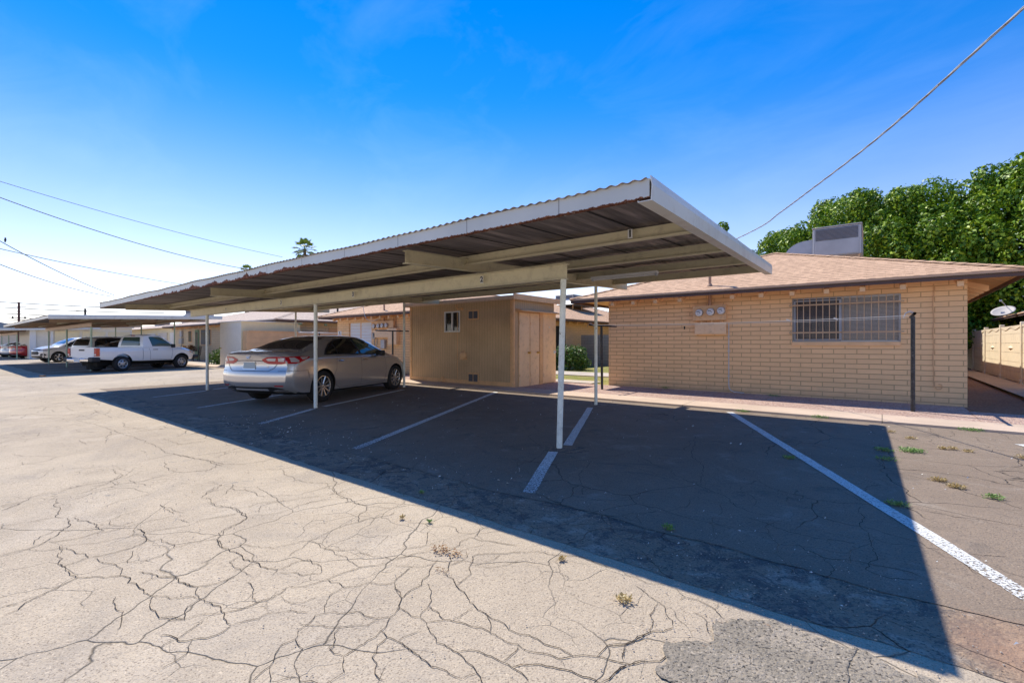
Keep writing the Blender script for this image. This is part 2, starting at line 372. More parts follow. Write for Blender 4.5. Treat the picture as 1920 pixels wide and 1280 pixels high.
M['carred'] = carpaint('red_paint', (.45, .015, .02), .2)

# ------------------------------------------------------------------ object helpers
ORIG = {}
def G(x, y):
    x = max(-80, min(20, x)); y = max(-20, min(14, y))
    return -.0015*x + .011*y
def tag(o, label=None, cat=None, group=None, kind=None):
    if label: o['label'] = label
    if cat: o['category'] = cat
    if group: o['group'] = group
    if kind: o['kind'] = kind
    return o
def thing(name, label, cat, loc=(0, 0, 0), rz=0, group=None):
    o = bpy.data.objects.new(name, None); COL.objects.link(o); o.empty_display_size = .2
    o.location = loc; o.rotation_euler = (0, 0, rz); ORIG[o.name] = Vector(loc)
    return tag(o, label, cat, group)
def wpos(p):
    return ORIG.get(p.name, Vector((0, 0, 0)))
def link(name, me, mat, parent=None, smooth=False, org=None):
    if isinstance(mat, str): mat = M[mat]
    for mm in (mat if isinstance(mat, (list, tuple)) else [mat]): me.materials.append(M[mm] if isinstance(mm, str) else mm)
    o = bpy.data.objects.new(name, me); COL.objects.link(o)
    if smooth: me.shade_smooth()
    if parent is not None: o.parent = parent
    if org is not None: ORIG[o.name] = org
    return o
def copy_tree(o, parent=None):
    c = o.copy(); COL.objects.link(c); c.parent = parent
    for ch in [x for x in o.children]: copy_tree(ch, c)
    return c

class MB:
    """collects world-space (or local) shapes into one mesh"""
    def __init__(s): s.bm = bmesh.new(); s.uv = None
    def box(s, x0, x1, y0, y1, z0, z1):
        v = [s.bm.verts.new((x, y, z)) for x in (x0, x1) for y in (y0, y1) for z in (z0, z1)]
        for f in ((0, 1, 3, 2), (4, 6, 7, 5), (0, 4, 5, 1), (2, 3, 7, 6), (0, 2, 6, 4), (1, 5, 7, 3)):
            s.bm.faces.new([v[i] for i in f])
        return s
    def obox(s, c, hx, hy, hz, rz=0, tilt=0):
        Mx = Matrix.Translation(c) @ Matrix.Rotation(rz, 4, 'Z') @ Matrix.Rotation(tilt, 4, 'Y')
        v = [s.bm.verts.new(Mx @ Vector((x, y, z))) for x in (-hx, hx) for y in (-hy, hy) for z in (-hz, hz)]
        for f in ((0, 1, 3, 2), (4, 6, 7, 5), (0, 4, 5, 1), (2, 3, 7, 6), (0, 2, 6, 4), (1, 5, 7, 3)):
            s.bm.faces.new([v[i] for i in f])
        return s
    def face(s, pts):
        return s.bm.faces.new([s.bm.verts.new(p) for p in pts])
    def prism(s, pts, d):
        """pts polygon (3d), extruded by vector d"""
        d = Vector(d); a = [s.bm.verts.new(p) for p in pts]; b = [s.bm.verts.new(Vector(p)+d) for p in pts]
        s.bm.faces.new(a); s.bm.faces.new(b[::-1]); n = len(a)
        for i in range(n): s.bm.faces.new((a[i], b[i], b[(i+1) % n], a[(i+1) % n]))
        return s
    def sweep(s, prof, p0, p1):
        """profile list of (y,z) swept from x=p0 to p1 given as (x,dy,dz)"""
        a = [s.bm.verts.new((p0[0], y+p0[1], z+p0[2])) for y, z in prof]
        b = [s.bm.verts.new((p1[0], y+p1[1], z+p1[2])) for y, z in prof]
        n = len(a)
        for i in range(n): s.bm.faces.new((a[i], b[i], b[(i+1) % n], a[(i+1) % n]))
        s.bm.faces.new(a); s.bm.faces.new(b[::-1]); return s
    def tube(s, path, r, n=10, cap=True, r2=None):
        path = [Vector(p) for p in path]; rings = []
        up = Vector((0, 0, 1)); prev = None
        for i, p in enumerate(path):
            t = (path[min(i+1, len(path)-1)] - path[max(i-1, 0)]).normalized()
            if prev is None:
                ref = up if abs(t.z) < .9 else Vector((1, 0, 0)); u = t.cross(ref).normalized()
            else:
                u = (prev - t*prev.dot(t)).normalized()
            prev = u; v = t.cross(u)
            rr = r if r2 is None else r + (r2-r)*i/(len(path)-1)
            rings.append([s.bm.verts.new(p + u*cos(2*pi*k/n)*rr + v*sin(2*pi*k/n)*rr) for k in range(n)])
        for a, b in zip(rings, rings[1:]):
            for k in range(n): s.bm.faces.new((a[k], a[(k+1) % n], b[(k+1) % n], b[k]))
        if cap: s.bm.faces.new(rings[0][::-1]); s.bm.faces.new(rings[-1])
        return s
    def lathe(s, prof, c, axis='Z', n=24, ang=2*pi):
        """prof list (r, h)"""
        c = Vector(c); rings = []
        def P(r, h, a):
            if axis == 'Z': return c+Vector((r*cos(a), r*sin(a), h))
            if axis == 'Y': return c+Vector((r*cos(a), h, r*sin(a)))
            return c+Vector((h, r*cos(a), r*sin(a)))
        for r, h in prof: rings.append([s.bm.verts.new(P(max(r, 1e-4), h, ang*k/n)) for k in range(n)])
        for a, b in zip(rings, rings[1:]):
            for k in range(n): s.bm.faces.new((a[k], a[(k+1) % n], b[(k+1) % n], b[k]))
        return s
    def build(s, name, mat, parent=None, bevel=0, smooth=False, uv=True, local=False, keep=False):
        bm = s.bm
        bmesh.ops.recalc_face_normals(bm, faces=bm.faces)
        if bevel:
            bmesh.ops.bevel(bm, geom=list(bm.edges), offset=bevel, segments=1, affect='EDGES', clamp_overlap=True)
        if uv:
            ul = bm.loops.layers.uv.new('UVMap')
            for f in bm.faces:
                f.normal_update(); nx, ny, nz = (abs(c) for c in f.normal)
                for l in f.loops:
                    x, y, z = l.vert.co
                    l[ul].uv = (x, y) if nz > .7 else ((x, z) if ny >= nx else (y, z))
        me = bpy.data.meshes.new(name)
        org = None
        if not local and parent is not None:
            org = wpos(parent); bmesh.ops.translate(bm, verts=bm.verts, vec=-org)
        bm.to_mesh(me); bm.free()
        return link(name, me, mat, parent, smooth, org)

# ------------------------------------------------------------------ ground sheets
def sheet(name, xs, ys, dz, mat, kind='structure', wavy=None, jit=0.0, label=None):
    """grid between breakpoints xs, ys; wavy(x)-> y of the first row"""
    bm = bmesh.new(); g = []
    for j, y in enumerate(ys):
        row = []
        for x in xs:
            yy = y if not (wavy and j == 0) else wavy(x)
            row.append(bm.verts.new((x, yy, G(x, yy)+dz)))
        g.append(row)
    for j in range(len(ys)-1):
        for i in range(len(xs)-1):
            bm.faces.new((g[j][i], g[j][i+1], g[j+1][i+1], g[j+1][i]))
    me = bpy.data.meshes.new(name); bm.to_mesh(me); bm.free()
    o = link(name, me, mat); o['kind'] = kind
    return o
def poly_sheet(name, pts, dz, mat, thick=0.0):
    bm = bmesh.new(); vs = [bm.verts.new((x, y, G(x, y)+dz)) for x, y in pts]
    f = bm.faces.new(vs)
    if f.normal.z < 0: f.normal_flip()
    bmesh.ops.triangulate(bm, faces=bm.faces)
    me = bpy.data.meshes.new(name); bm.to_mesh(me); bm.free()
    o = link(name, me, mat); o['kind'] = 'structure'; return o

sheet('ground', [-900, -80, -60, -40, -20, 0, 20, 900], [-900, -20, 0, 14, 40, 900], -.012, 'soil')
sheet('alley', [-400, -80, -60, -40, -20, 0, 20, 60], [-40, -20, 0, 9.18], -.004, 'alley')
from mathutils import noise as mn
def frac(x, s): return sum(mn.noise(Vector((x*f, s, 0)))/f**.75 for f in (1, 2.3, 5.1, 11, 23, 47))
def wav(x): return 3.12 + .09*frac(x*.8, 3.3)
def wav2(x): return 2.585 + .05*frac(x*.9, 9.1)  # margin's front edge, laid along the carport's shadow edge
xs = [-17.2+i*.04 for i in range(int((9+17.2)/.04)+1)]
sheet('worn_shade_margin', [x for x in xs if x > -16.0], [0, 3.4], -.0010, 'lot_edge', wavy=wav2)  # rough worn strip whose dark tone also paints shade over the alley edge
sheet('parking_lot', xs, [0, 6, 9.18], .003, 'lot', wavy=wav)
xs2 = [-41.5+i*.5 for i in range(31)]
sheet('parking_lot', xs2, [0, 9.18], .003, 'lot', wavy=wav)
pp = [(-.50, 1.5), (-.66, 1.80), (-.73, 1.95), (-.69, 2.04), (-.58, 2.16), (-.62, 2.30), (-.50, 2.36), (-.42, 2.47), (-.29, 2.48), (-.18, 2.44), (-.08, 2.46), (.03, 2.42), (.12, 2.40), (.3, 2.2), (.4, 1.5)]
pq = []
for a, b in zip(pp, pp[1:]):
    for k in range(16):
        t = k/16; x_, y_ = a[0]+(b[0]-a[0])*t, a[1]+(b[1]-a[1])*t
        nx_, ny_ = mn.noise(Vector((x_*9, y_*9, 1))), mn.noise(Vector((x_*9, y_*9, 7))); n2 = mn.noise(Vector((x_*34, y_*34, 3)))
        pq.append((x_+nx_*.05+n2*.022, y_+ny_*.05-n2*.022))
pq.append(pp[-1])
poly_sheet('asphalt_patch', pq, .004, 'patch')
# curb strip, gravel bed, passage, lawn
def slab(name, x0, x1, y0, y1, dz, mat, front=.0):
    bm = MB(); n = max(1, int((x1-x0)/4))
    for i in range(n):
        a, b = x0+(x1-x0)*i/n, x0+(x1-x0)*(i+1)/n
        z = [G(a, y0)+dz, G(b, y0)+dz, G(b, y1)+dz, G(a, y1)+dz]
        bm.face([(a, y0, z[0]), (b, y0, z[1]), (b, y1, z[2]), (a, y1, z[3])])
        bm.face([(a, y0, z[0]), (a, y0, z[0]-.1), (b, y0, z[1]-.1), (b, y0, z[1])])
    o = bm.build(name, mat); o['kind'] = 'structure'; return o
slab('curb', -12.9, 9, 9.20, 9.98, .035, 'curb')
slab('curb', -26.2, -12.9, 9.20, 9.98, .035, 'curb')
slab('curb', -60, -26.2, 9.20, 9.98, .035, 'curb')
sheet('gravel_bed', [-7.3+i*.5 for i in range(18)], [9.98, 11, 12.06], .022, 'gravel')
sheet('gravel_bed', [-14, -12, -10, -7.3], [9.98, 11, 12.06], .018, 'gravel')
sheet('gravel_bed', [1.2, 2.3], [9.98, 11.0, 20, 40], .024, 'brown_gravel')
sheet('gravel_bed', [1.2, 2.3, 3.1, 9], [9.98, 11.3], .028, 'gravel')
sheet('lawn', [-13, -9, -6.1], [12.06, 14, 20, 34], .015, 'lawn')
slab('footpath', -13.5, -6.15, 14.6, 16.4, .045, 'path')
slab('footpath', -8.2, -6.6, 12.06, 12.75, .045, 'path')
slab('sidewalk', 2.32, 3.02, 12.2, 40, .09, 'walk')
slab('patio', -48, -20, 9.98, 12.1, .03, 'path')

# ------------------------------------------------------------------ cracks traced over the alley paving
CR = """T -3.49,1.23 -3.27,1.22 -3.22,1.21 -3.13,1.23 -2.92,1.25 -2.74,1.28 -2.70,1.23
T -3.19,0.84 -3.12,0.89 -3.04,0.88 -2.95,0.90 -2.89,0.93 -2.76,0.89 -2.63,0.91 -2.59,0.93 -2.51,0.92 -2.44,0.90 -2.38,0.90
T -2.38,0.90 -2.35,0.83 -2.36,0.79 -2.40,0.75 -2.43,0.71 -2.46,0.71 -2.55,0.67
T -2.51,0.92 -2.48,0.98 -2.48,1.06 -2.46,1.12 -2.47,1.17 -2.51,1.22
t -2.89,0.93 -2.85,0.98 -2.85,1.01 -2.85,1.10
m -2.38,0.90 -2.36,0.95 -2.33,1.00 -2.34,1.04 -2.30,1.09 -2.27,1.13 -2.23,1.14 -2.19,1.17
m -2.48,1.06 -2.62,1.10 -2.74,1.11
m -2.51,1.22 -2.44,1.29 -2.42,1.36 -2.41,1.40 -2.41,1.45 -2.40,1.52 -2.38,1.60 -2.32,1.68 -2.31,1.74 -2.32,1.78 -2.26,1.90
m -2.41,1.40 -2.26,1.41 -2.20,1.52 -2.09,1.61 -2.03,1.57 -1.93,1.53 -1.87,1.46 -1.84,1.39 -1.80,1.34 -1.79,1.30 -1.77,1.20 -1.77,1.10
m -1.77,1.10 -1.71,1.06 -1.68,1.05 -1.68,1.00 -1.68,0.97 -1.77,0.91 -1.83,0.93 -1.89,0.95 -1.92,0.98 -1.95,1.02 -2.00,1.02 -2.04,1.03 -2.09,1.07 -2.10,1.12 -2.14,1.18 -2.06,1.26 -2.00,1.33 -1.93,1.33 -1.87,1.36 -1.84,1.39
T -2.04,1.03 -2.05,0.98 -2.01,0.93 -1.95,0.88 -1.94,0.84 -1.92,0.79
m -1.95,0.88 -1.90,0.86 -1.86,0.84 -1.81,0.92
t -2.26,1.41 -2.25,1.32 -2.18,1.25 -2.12,1.22
t -2.46,0.71 -2.44,0.64
m -2.40,0.75 -2.36,0.72 -2.31,0.70 -2.29,0.65 -2.28,0.60
m -2.74,1.28 -2.75,1.41 -2.71,1.46 -2.61,1.46 -2.52,1.43 -2.50,1.41 -2.56,1.34 -2.63,1.33 -2.70,1.27
m -2.86,1.40 -2.90,1.51 -2.97,1.60 -2.99,1.72 -3.01,1.85 -2.99,1.99 -2.97,2.10 -2.92,2.20 -2.94,2.26
t -3.31,1.24 -3.25,1.31 -3.04,1.40 -3.01,1.51 -2.97,1.60
t -2.97,1.60 -2.88,1.61 -2.81,1.59 -2.72,1.62 -2.63,1.70 -2.45,1.72 -2.31,1.76
m -1.79,1.30 -1.73,1.29 -1.67,1.30 -1.54,1.30
m -1.73,1.29 -1.68,1.20 -1.67,1.17 -1.62,1.16 -1.58,1.12 -1.52,1.12
m -2.75,0.89 -2.69,0.81 -2.60,0.78 -2.71,0.71
t -2.60,0.78 -2.58,0.85 -2.51,0.92
t -2.53,0.84 -2.50,0.79 -2.48,0.75 -2.46,0.71
t -2.45,1.16 -2.38,1.15 -2.32,1.17 -2.29,1.27
t -2.79,1.59 -2.70,1.61 -2.48,1.60 -2.38,1.60
t -3.09,1.23 -3.07,1.15 -2.97,1.14 -2.79,1.16
t -2.92,1.25 -2.93,1.20 -2.92,1.15 -2.93,1.11
m -1.96,1.20 -1.94,1.16 -1.86,1.11 -1.86,1.09 -1.77,1.10
t -2.14,1.10 -2.09,1.12 -1.96,1.20 -1.87,1.29 -1.87,1.35
t -1.95,1.02 -1.93,1.08 -1.91,1.14
t -2.09,1.61 -2.12,1.68 -2.15,1.77
T -5.58,0.40 -5.62,0.45 -5.58,0.52 -5.71,0.60 -5.75,0.73
T -5.54,0.40 -5.56,0.46 -5.56,0.51
T -5.43,0.39 -5.48,0.44 -5.56,0.52
T -4.29,0.31 -4.30,0.38 -4.29,0.42 -4.36,0.52 -4.43,0.58 -4.59,0.67 -4.73,0.69
m -5.36,0.71 -5.27,0.67 -5.04,0.67 -4.89,0.64 -4.73,0.69
m -4.78,0.72 -4.57,0.77 -4.40,0.78 -4.28,0.80 -4.25,0.70 -4.26,0.62 -4.33,0.53
T -3.33,0.24 -3.35,0.30 -3.41,0.33 -3.45,0.40 -3.50,0.48 -3.54,0.55 -3.48,0.61 -3.38,0.70 -3.31,0.73 -3.14,0.73 -3.05,0.73 -2.95,0.77
t -2.95,0.77 -2.76,0.89
m -4.29,0.42 -4.19,0.47 -4.15,0.52 -4.15,0.56 -4.04,0.60 -3.90,0.64 -3.82,0.64 -3.80,0.59 -3.79,0.53 -3.66,0.53 -3.54,0.55
T -3.82,0.64 -3.79,0.69 -3.78,0.78 -3.82,0.92 -3.92,0.95 -4.14,0.95
m -3.82,0.92 -3.79,1.00 -3.67,1.01 -3.56,1.01 -3.56,1.12 -3.49,1.23 -3.25,1.21
t -3.78,0.66 -3.65,0.68 -3.54,0.72 -3.43,0.72 -3.38,0.70
t -3.54,0.77 -3.49,0.84 -3.49,0.93 -3.56,1.01
t -3.54,0.77 -3.72,0.84
T -3.35,0.78 -3.25,0.82 -3.19,0.83 -3.11,0.89 -3.03,0.88 -2.90,0.93
m -2.60,0.79 -2.71,0.71 -2.82,0.71 -2.90,0.72 -2.97,0.75 -2.95,0.77
m -3.12,0.63 -3.04,0.61 -2.92,0.62 -2.86,0.60 -2.82,0.59 -2.75,0.56
t -4.26,0.74 -4.23,0.85 -4.25,0.96 -4.23,1.20
t -4.48,0.87 -4.31,0.89 -4.30,0.98
t -4.27,1.21 -4.60,1.21
t -4.50,0.88 -4.56,0.95 -4.57,1.08
t -4.52,1.47 -4.67,1.62 -4.79,1.73
m -4.30,1.48 -4.10,1.52 -3.98,1.55 -3.73,1.52 -3.66,1.44 -3.64,1.34 -3.49,1.23
t -3.88,1.52 -3.93,1.36 -3.91,1.19 -3.97,1.08 -4.00,1.01
t -3.46,0.25 -3.42,0.32
t -4.08,0.67 -4.05,0.72 -4.03,0.84 -4.01,0.94
t -4.05,0.55 -4.19,0.56
m -4.06,0.54 -3.93,0.54 -3.85,0.51 -3.77,0.53
t -3.17,0.74 -3.19,0.78 -3.19,0.83
t -4.99,0.36 -4.94,0.45 -4.92,0.57 -4.89,0.64
t -4.35,0.46 -4.50,0.51 -4.55,0.58 -4.59,0.67
t -5.34,0.68 -5.33,0.81 -5.44,0.94 -5.41,1.10
t -5.51,0.89 -5.63,1.03 -5.93,1.23
t -2.90,0.93 -2.85,1.01 -2.85,1.10
t -2.40,1.85 -2.35,1.94 -2.29,2.05 -2.29,2.15
t -2.30,1.77 -2.28,1.89 -2.22,1.99
m -2.10,1.94 -2.08,1.89 -1.99,1.72 -1.95,1.68 -1.95,1.59 -1.93,1.53 -1.87,1.47 -1.86,1.44
T -1.87,1.47 -1.77,1.46 -1.73,1.48 -1.67,1.47 -1.60,1.43 -1.53,1.40 -1.45,1.41 -1.41,1.41 -1.32,1.39 -1.26,1.37 -1.20,1.34
m -1.41,1.41 -1.38,1.45 -1.34,1.47 -1.28,1.48 -1.22,1.48 -1.17,1.48 -1.12,1.48 -1.07,1.46
T -1.94,1.84 -1.86,1.83 -1.80,1.79 -1.70,1.76 -1.59,1.71 -1.49,1.69 -1.40,1.69 -1.27,1.67 -1.24,1.69 -1.15,1.68 -1.08,1.70 -1.01,1.69 -0.93,1.75 -0.86,1.77 -0.80,1.79
T -1.67,1.47 -1.62,1.54 -1.54,1.57 -1.46,1.59 -1.40,1.60 -1.30,1.59 -1.24,1.61 -1.21,1.60 -1.15,1.61 -1.08,1.64 -1.05,1.64 -1.01,1.69
t -1.58,1.70 -1.58,1.64 -1.59,1.56
m -1.49,1.69 -1.43,1.65 -1.39,1.60
t -1.22,1.48 -1.22,1.54 -1.23,1.60
T -1.17,1.48 -1.11,1.55 -1.02,1.59 -0.97,1.61 -0.92,1.61 -0.85,1.62
T -0.85,1.62 -0.83,1.71 -0.80,1.79 -0.76,1.85
T -0.93,1.75 -0.93,1.84 -0.87,1.90 -0.84,1.97 -0.82,2.05
m -1.94,1.84 -1.99,1.92 -2.07,2.01
t -1.99,1.92 -1.97,2.00 -1.98,2.07 -2.04,2.12
m -1.80,1.79 -1.82,1.93 -1.91,2.04 -1.96,2.09 -1.95,2.14 -1.86,2.22 -1.78,2.30 -1.69,2.39 -1.57,2.41 -1.45,2.49 -1.34,2.48 -1.21,2.48
m -2.13,2.07 -2.17,2.21 -2.16,2.29 -2.03,2.32 -1.94,2.34 -1.84,2.38
t -1.87,2.01 -1.84,2.10 -1.84,2.21
t -1.87,2.01 -1.76,2.08 -1.70,2.21
t -2.14,2.30 -2.21,2.43 -2.17,2.48
m -1.73,1.48 -1.77,1.57 -1.85,1.66 -1.94,1.71
m -1.77,1.57 -1.62,1.54
m -1.67,1.30 -1.60,1.30 -1.50,1.29 -1.39,1.30 -1.34,1.30 -1.28,1.31
t -1.67,1.30 -1.66,1.37 -1.65,1.42
t -1.28,1.31 -1.26,1.38
t -1.05,1.64 -1.00,1.61
t -2.31,2.03 -2.40,2.12 -2.46,2.21
t -2.71,2.20 -2.53,2.24 -2.41,2.34 -2.28,2.29 -2.18,2.34
t -2.24,1.72 -2.15,1.78 -2.09,1.89
t -2.10,1.61 -2.15,1.78
t -2.05,1.58 -1.99,1.55 -1.93,1.53
t -1.67,1.30 -1.69,1.30
t -2.07,2.05 -2.06,2.17 -2.00,2.27
t -0.86,1.88 -0.83,1.79
m -0.75,2.14 -0.77,2.19 -0.81,2.22 -0.84,2.28 -0.88,2.30 -0.98,2.35 -1.04,2.38
T -0.75,2.14 -0.82,2.04 -0.85,1.93 -0.87,1.89 -0.93,1.84
m -0.82,2.04 -0.87,2.17 -0.88,2.29
T -0.70,1.95 -0.75,1.85 -0.80,1.79 -0.83,1.70 -0.83,1.65
m -0.88,1.76 -0.83,1.78 -0.80,1.79
t -0.87,1.89 -0.84,1.81
t -0.80,2.38 -0.79,2.43 -0.84,2.47 -0.87,2.49
t -0.79,2.43 -0.73,2.44 -0.64,2.41 -0.58,2.35
m -0.72,2.32 -0.64,2.28 -0.62,2.21 -0.59,2.19
t -0.64,2.41 -0.64,2.47
t -1.16,2.48 -1.08,2.46 -1.00,2.44 -0.91,2.49
m -3.48,1.23 -3.60,1.31 -3.73,1.52 -3.90,1.53 -3.97,1.54 -4.18,1.47 -4.30,1.47
t -4.52,1.47 -4.66,1.58 -4.79,1.73
t -4.52,1.47 -4.41,1.51 -4.30,1.48
t -4.71,1.79 -4.59,1.73 -4.45,1.61
t -4.59,1.73 -4.44,1.79 -4.18,1.79 -3.94,2.00 -3.93,2.21 -3.93,2.41 -3.97,2.50
t -4.83,2.31 -4.46,2.24 -4.25,2.23 -4.10,2.30 -3.97,2.38
t -3.71,2.17 -3.72,2.40 -3.71,2.50
t -3.64,2.18 -3.48,2.23 -3.22,2.21 -3.14,2.14 -3.09,2.04 -2.99,1.98
t -3.74,1.58 -3.64,1.68 -3.65,1.79 -3.66,2.00 -3.61,2.12
t -3.77,1.62 -3.91,1.70 -3.86,1.89 -3.76,2.12
m -6.17,1.66 -5.78,1.59 -5.55,1.64 -5.41,1.84 -5.59,1.99
m -6.56,1.85 -6.16,1.92 -5.91,1.99 -5.56,2.02 -5.38,2.15 -5.34,2.35 -5.37,2.48
t -3.21,2.20 -3.07,2.28 -2.97,2.40
t -4.04,2.34 -3.74,2.24 -3.71,2.17
t -5.05,2.14 -4.87,2.28 -4.86,2.44 -4.87,2.63 -4.82,2.71
t -5.96,2.07 -6.09,2.28 -6.03,2.50
t -7.06,1.86 -7.08,2.07 -7.08,2.37
t -3.95,1.61 -3.99,1.71 -3.87,1.88
t -4.58,1.20 -4.37,1.23 -4.23,1.27
t -4.12,1.19 -3.95,1.22 -3.96,1.31 -3.88,1.50
t -8.09,0.67 -7.83,0.74 -7.48,0.99 -7.48,1.25 -7.51,1.37
t -13.13,1.85 -12.24,1.82
t -12.10,2.10 -10.53,2.07
t -9.77,2.06 -9.29,1.97 -8.77,2.06 -8.32,2.45
t -9.86,0.71 -9.72,1.02 -9.64,1.08 -9.31,1.02
t -7.36,0.64 -7.28,0.83 -7.48,0.99
m -6.39,1.50 -6.48,1.68 -6.52,1.86 -6.05,1.95 -5.50,1.99
t -12.55,0.90 -12.32,1.23 -11.70,1.52
t -8.50,1.33 -8.09,1.34
t -5.77,0.81 -5.77,0.94 -5.75,1.08
t -6.27,1.24 -5.90,1.25 -5.76,1.17
t -5.67,1.24 -5.31,1.29 -5.32,1.46
t -21.53,1.54 -20.86,2.24 -22.73,3.32
t -10.72,1.64 -9.46,1.78 -8.83,1.79 -7.95,1.84 -7.33,1.86 -6.84,1.83 -6.52,1.86
t -7.67,2.05 -7.04,2.08 -7.07,2.41
t -4.89,0.89 -4.96,1.01 -4.98,1.25
m -0.14,8.53 -0.07,8.09 0.09,7.91 0.19,7.71 0.34,7.44 0.36,7.40 0.50,7.45 0.67,7.55 0.89,7.63
t 0.32,7.31 0.55,7.43 0.79,7.33 1.02,7.35
m -0.05,6.45 0.02,6.08 0.06,5.95 0.15,5.90 0.26,5.82 0.38,5.78 0.46,5.69 0.53,5.57 0.58,5.48 0.67,5.41 0.76,5.34 0.85,5.23
m -0.26,6.82 -0.01,6.79 0.14,6.95
t 0.97,8.57 0.98,8.24 1.17,8.12 1.33,8.16
t 0.69,9.02 0.78,8.96 0.77,8.64 0.71,8.45
m 0.19,4.78 0.24,4.73 0.41,4.70 0.59,4.76 0.78,4.75
t -1.16,5.68 -0.84,5.93 -0.57,5.80 -0.38,5.73 0.00,6.12
m -1.47,4.44 -1.23,4.30 -1.02,4.17 -0.89,3.96 -0.74,3.90 -0.57,3.92
t -0.54,4.83 -0.33,4.99 -0.14,4.72 0.06,4.74 0.21,4.68
t -0.13,4.54 -0.12,4.06 -0.07,3.93 0.05,3.84 0.21,3.90
t 0.21,3.90 0.39,3.92 0.59,4.04
m -0.43,3.48 -0.28,3.36 -0.14,3.42 0.03,3.44 0.17,3.42
t -0.77,3.77 -0.59,3.70 -0.41,3.66 -0.24,3.70 -0.13,3.71
t -0.28,3.36 -0.21,3.22 -0.24,3.08
t -0.07,3.93 -0.02,3.57 -0.07,3.33 0.04,3.29 0.15,3.35
t 0.29,4.11 0.32,3.91 0.40,3.66 0.48,3.64
t -2.58,7.82 -2.13,7.66 -1.66,7.55 -1.29,8.05
t -1.98,6.53 -1.72,5.51 -1.42,4.95 -1.30,4.41
t -2.86,4.57 -2.42,4.48 -2.06,4.56 -1.44,4.37
t -2.12,3.21 -1.90,3.15 -1.72,3.14 -1.52,3.20
t -4.79,3.46 -4.16,3.58 -3.44,3.42
t -3.14,3.93 -2.94,4.08
t -2.45,4.45 -2.30,3.95 -1.99,3.48
t -4.60,2.83 -4.20,2.94 -3.82,2.79 -3.60,2.58
t -3.50,3.38 -3.18,3.28 -2.99,2.98
t -2.07,3.42 -1.82,3.44 -1.64,3.57 -1.60,3.78"""
def crack_mesh():
    bm = bmesh.new(); W = {'T': .0030, 'm': .0025, 't': .0020}
    for ln in CR.strip().split('\n'):
        p = ln.split(); w0 = W[p[0]]
        pts = [Vector((float(a), float(b))) for a, b in (q.split(',') for q in p[1:])]
        fine = []
        for a, b in zip(pts, pts[1:]):
            L = (b-a).length; n = max(2, int(L/.02)); nrm = Vector((-(b-a).y, (b-a).x)).normalized()
            amp = min(.034, L*.2); ph = rnd.uniform(0, 6)
            off = 0
            for k in range(n):
                t = k/n; off = off*.82 + rnd.uniform(-1, 1)*amp*.42
                env = sin(pi*t)
                fine.append(a+(b-a)*t + nrm*(off*env))
        fine.append(pts[-1]); prev = None; wj = 1
        dist = pts[0].length
        for i, q in enumerate(fine):
            d = (fine[min(i+1, len(fine)-1)]-fine[max(i-1, 0)]); nrm = Vector((-d.y, d.x)).normalized()
            wj = max(.55, min(1.9, wj*.78+rnd.uniform(.0, .50)))
            ww = w0*wj*(1+.05*q.length)
            if i in (0, len(fine)-1): ww *= .3
            z = G(q.x, q.y) + (.0046 if q.y > 2.98 else .0007)
            a = bm.verts.new((q.x+nrm.x*ww*.5, q.y+nrm.y*ww*.5, z)); b = bm.verts.new((q.x-nrm.x*ww*.5, q.y-nrm.y*ww*.5, z))
            if prev: bm.faces.new((prev[0], a, b, prev[1]))
            prev = (a, b)
    bmesh.ops.recalc_face_normals(bm, faces=bm.faces)
    for f in bm.faces:
        if f.normal.z < 0: f.normal_flip()
    me = bpy.data.meshes.new('paving_cracks'); bm.to_mesh(me); bm.free()
    o = link('paving_cracks', me, 'crack'); o['kind'] = 'structure'
crack_mesh()

# ------------------------------------------------------------------ painted bay lines (worn)
m = NT('line_paint', .7, 0, (.6, .6, .58))
nn = m.noise(60, 5, .75); big = m.noise(2.5, 3)
wear = m.ramp(m.math('ADD', nn, m.math('MULTIPLY', big, .35)), [(.52, 0.0), (.60, 1.0)])
yw = m.ramp(m.sep(m.pos('World'))[1], [(0, 0.0), (1, 0.0)])
m.col(m.ramp(m.noise(9, 4), [(.3, (.66, .66, .63)), (.7, (.78, .77, .74))]))
tr = m.n('BsdfTransparent'); mx = m.n('MixShader'); yf = m.ramp(m.math('DIVIDE', m.sep(m.pos('World'))[1], 9.0), [(.34, .10), (.50, .0)]); m.l(m.math('MULTIPLY', m.ramp(m.math('ADD', nn, yf), [(.55, 0.0), (.61, 1.0)]), .97), mx.inputs[0])
out = m.t.nodes['Material Output']; m.l(m.b.outputs[0], mx.inputs[1]); m.l(tr.outputs[0], mx.inputs[2]); m.l(mx.outputs[0], out.inputs[0])
M['line'] = m.m
def line(x0, y0, x1, y1, wd=.112, dz=.0072):
    d = Vector((x1-x0, y1-y0)); n = Vector((-d.y, d.x)).normalized()*wd/2; bm = bmesh.new(); k = max(2, int(d.length/.3)); pr = None
    for i in range(k+1):
        q = Vector((x0, y0))+d*i/k; j = rnd.uniform(-.004, .004)
        # ends cut parallel to the lane
        a = bm.verts.new((q.x+n.x+j, q.y+n.y, G(q.x, q.y)+dz)); b = bm.verts.new((q.x-n.x+j, q.y-n.y, G(q.x, q.y)+dz))
        if pr: bm.faces.new((pr[1], b, a, pr[0]))
        pr = (a, b)
    me = bpy.data.meshes.new('parking_line'); bm.to_mesh(me); bm.free()
    o = link('parking_line', me, 'line'); o['kind'] = 'structure'
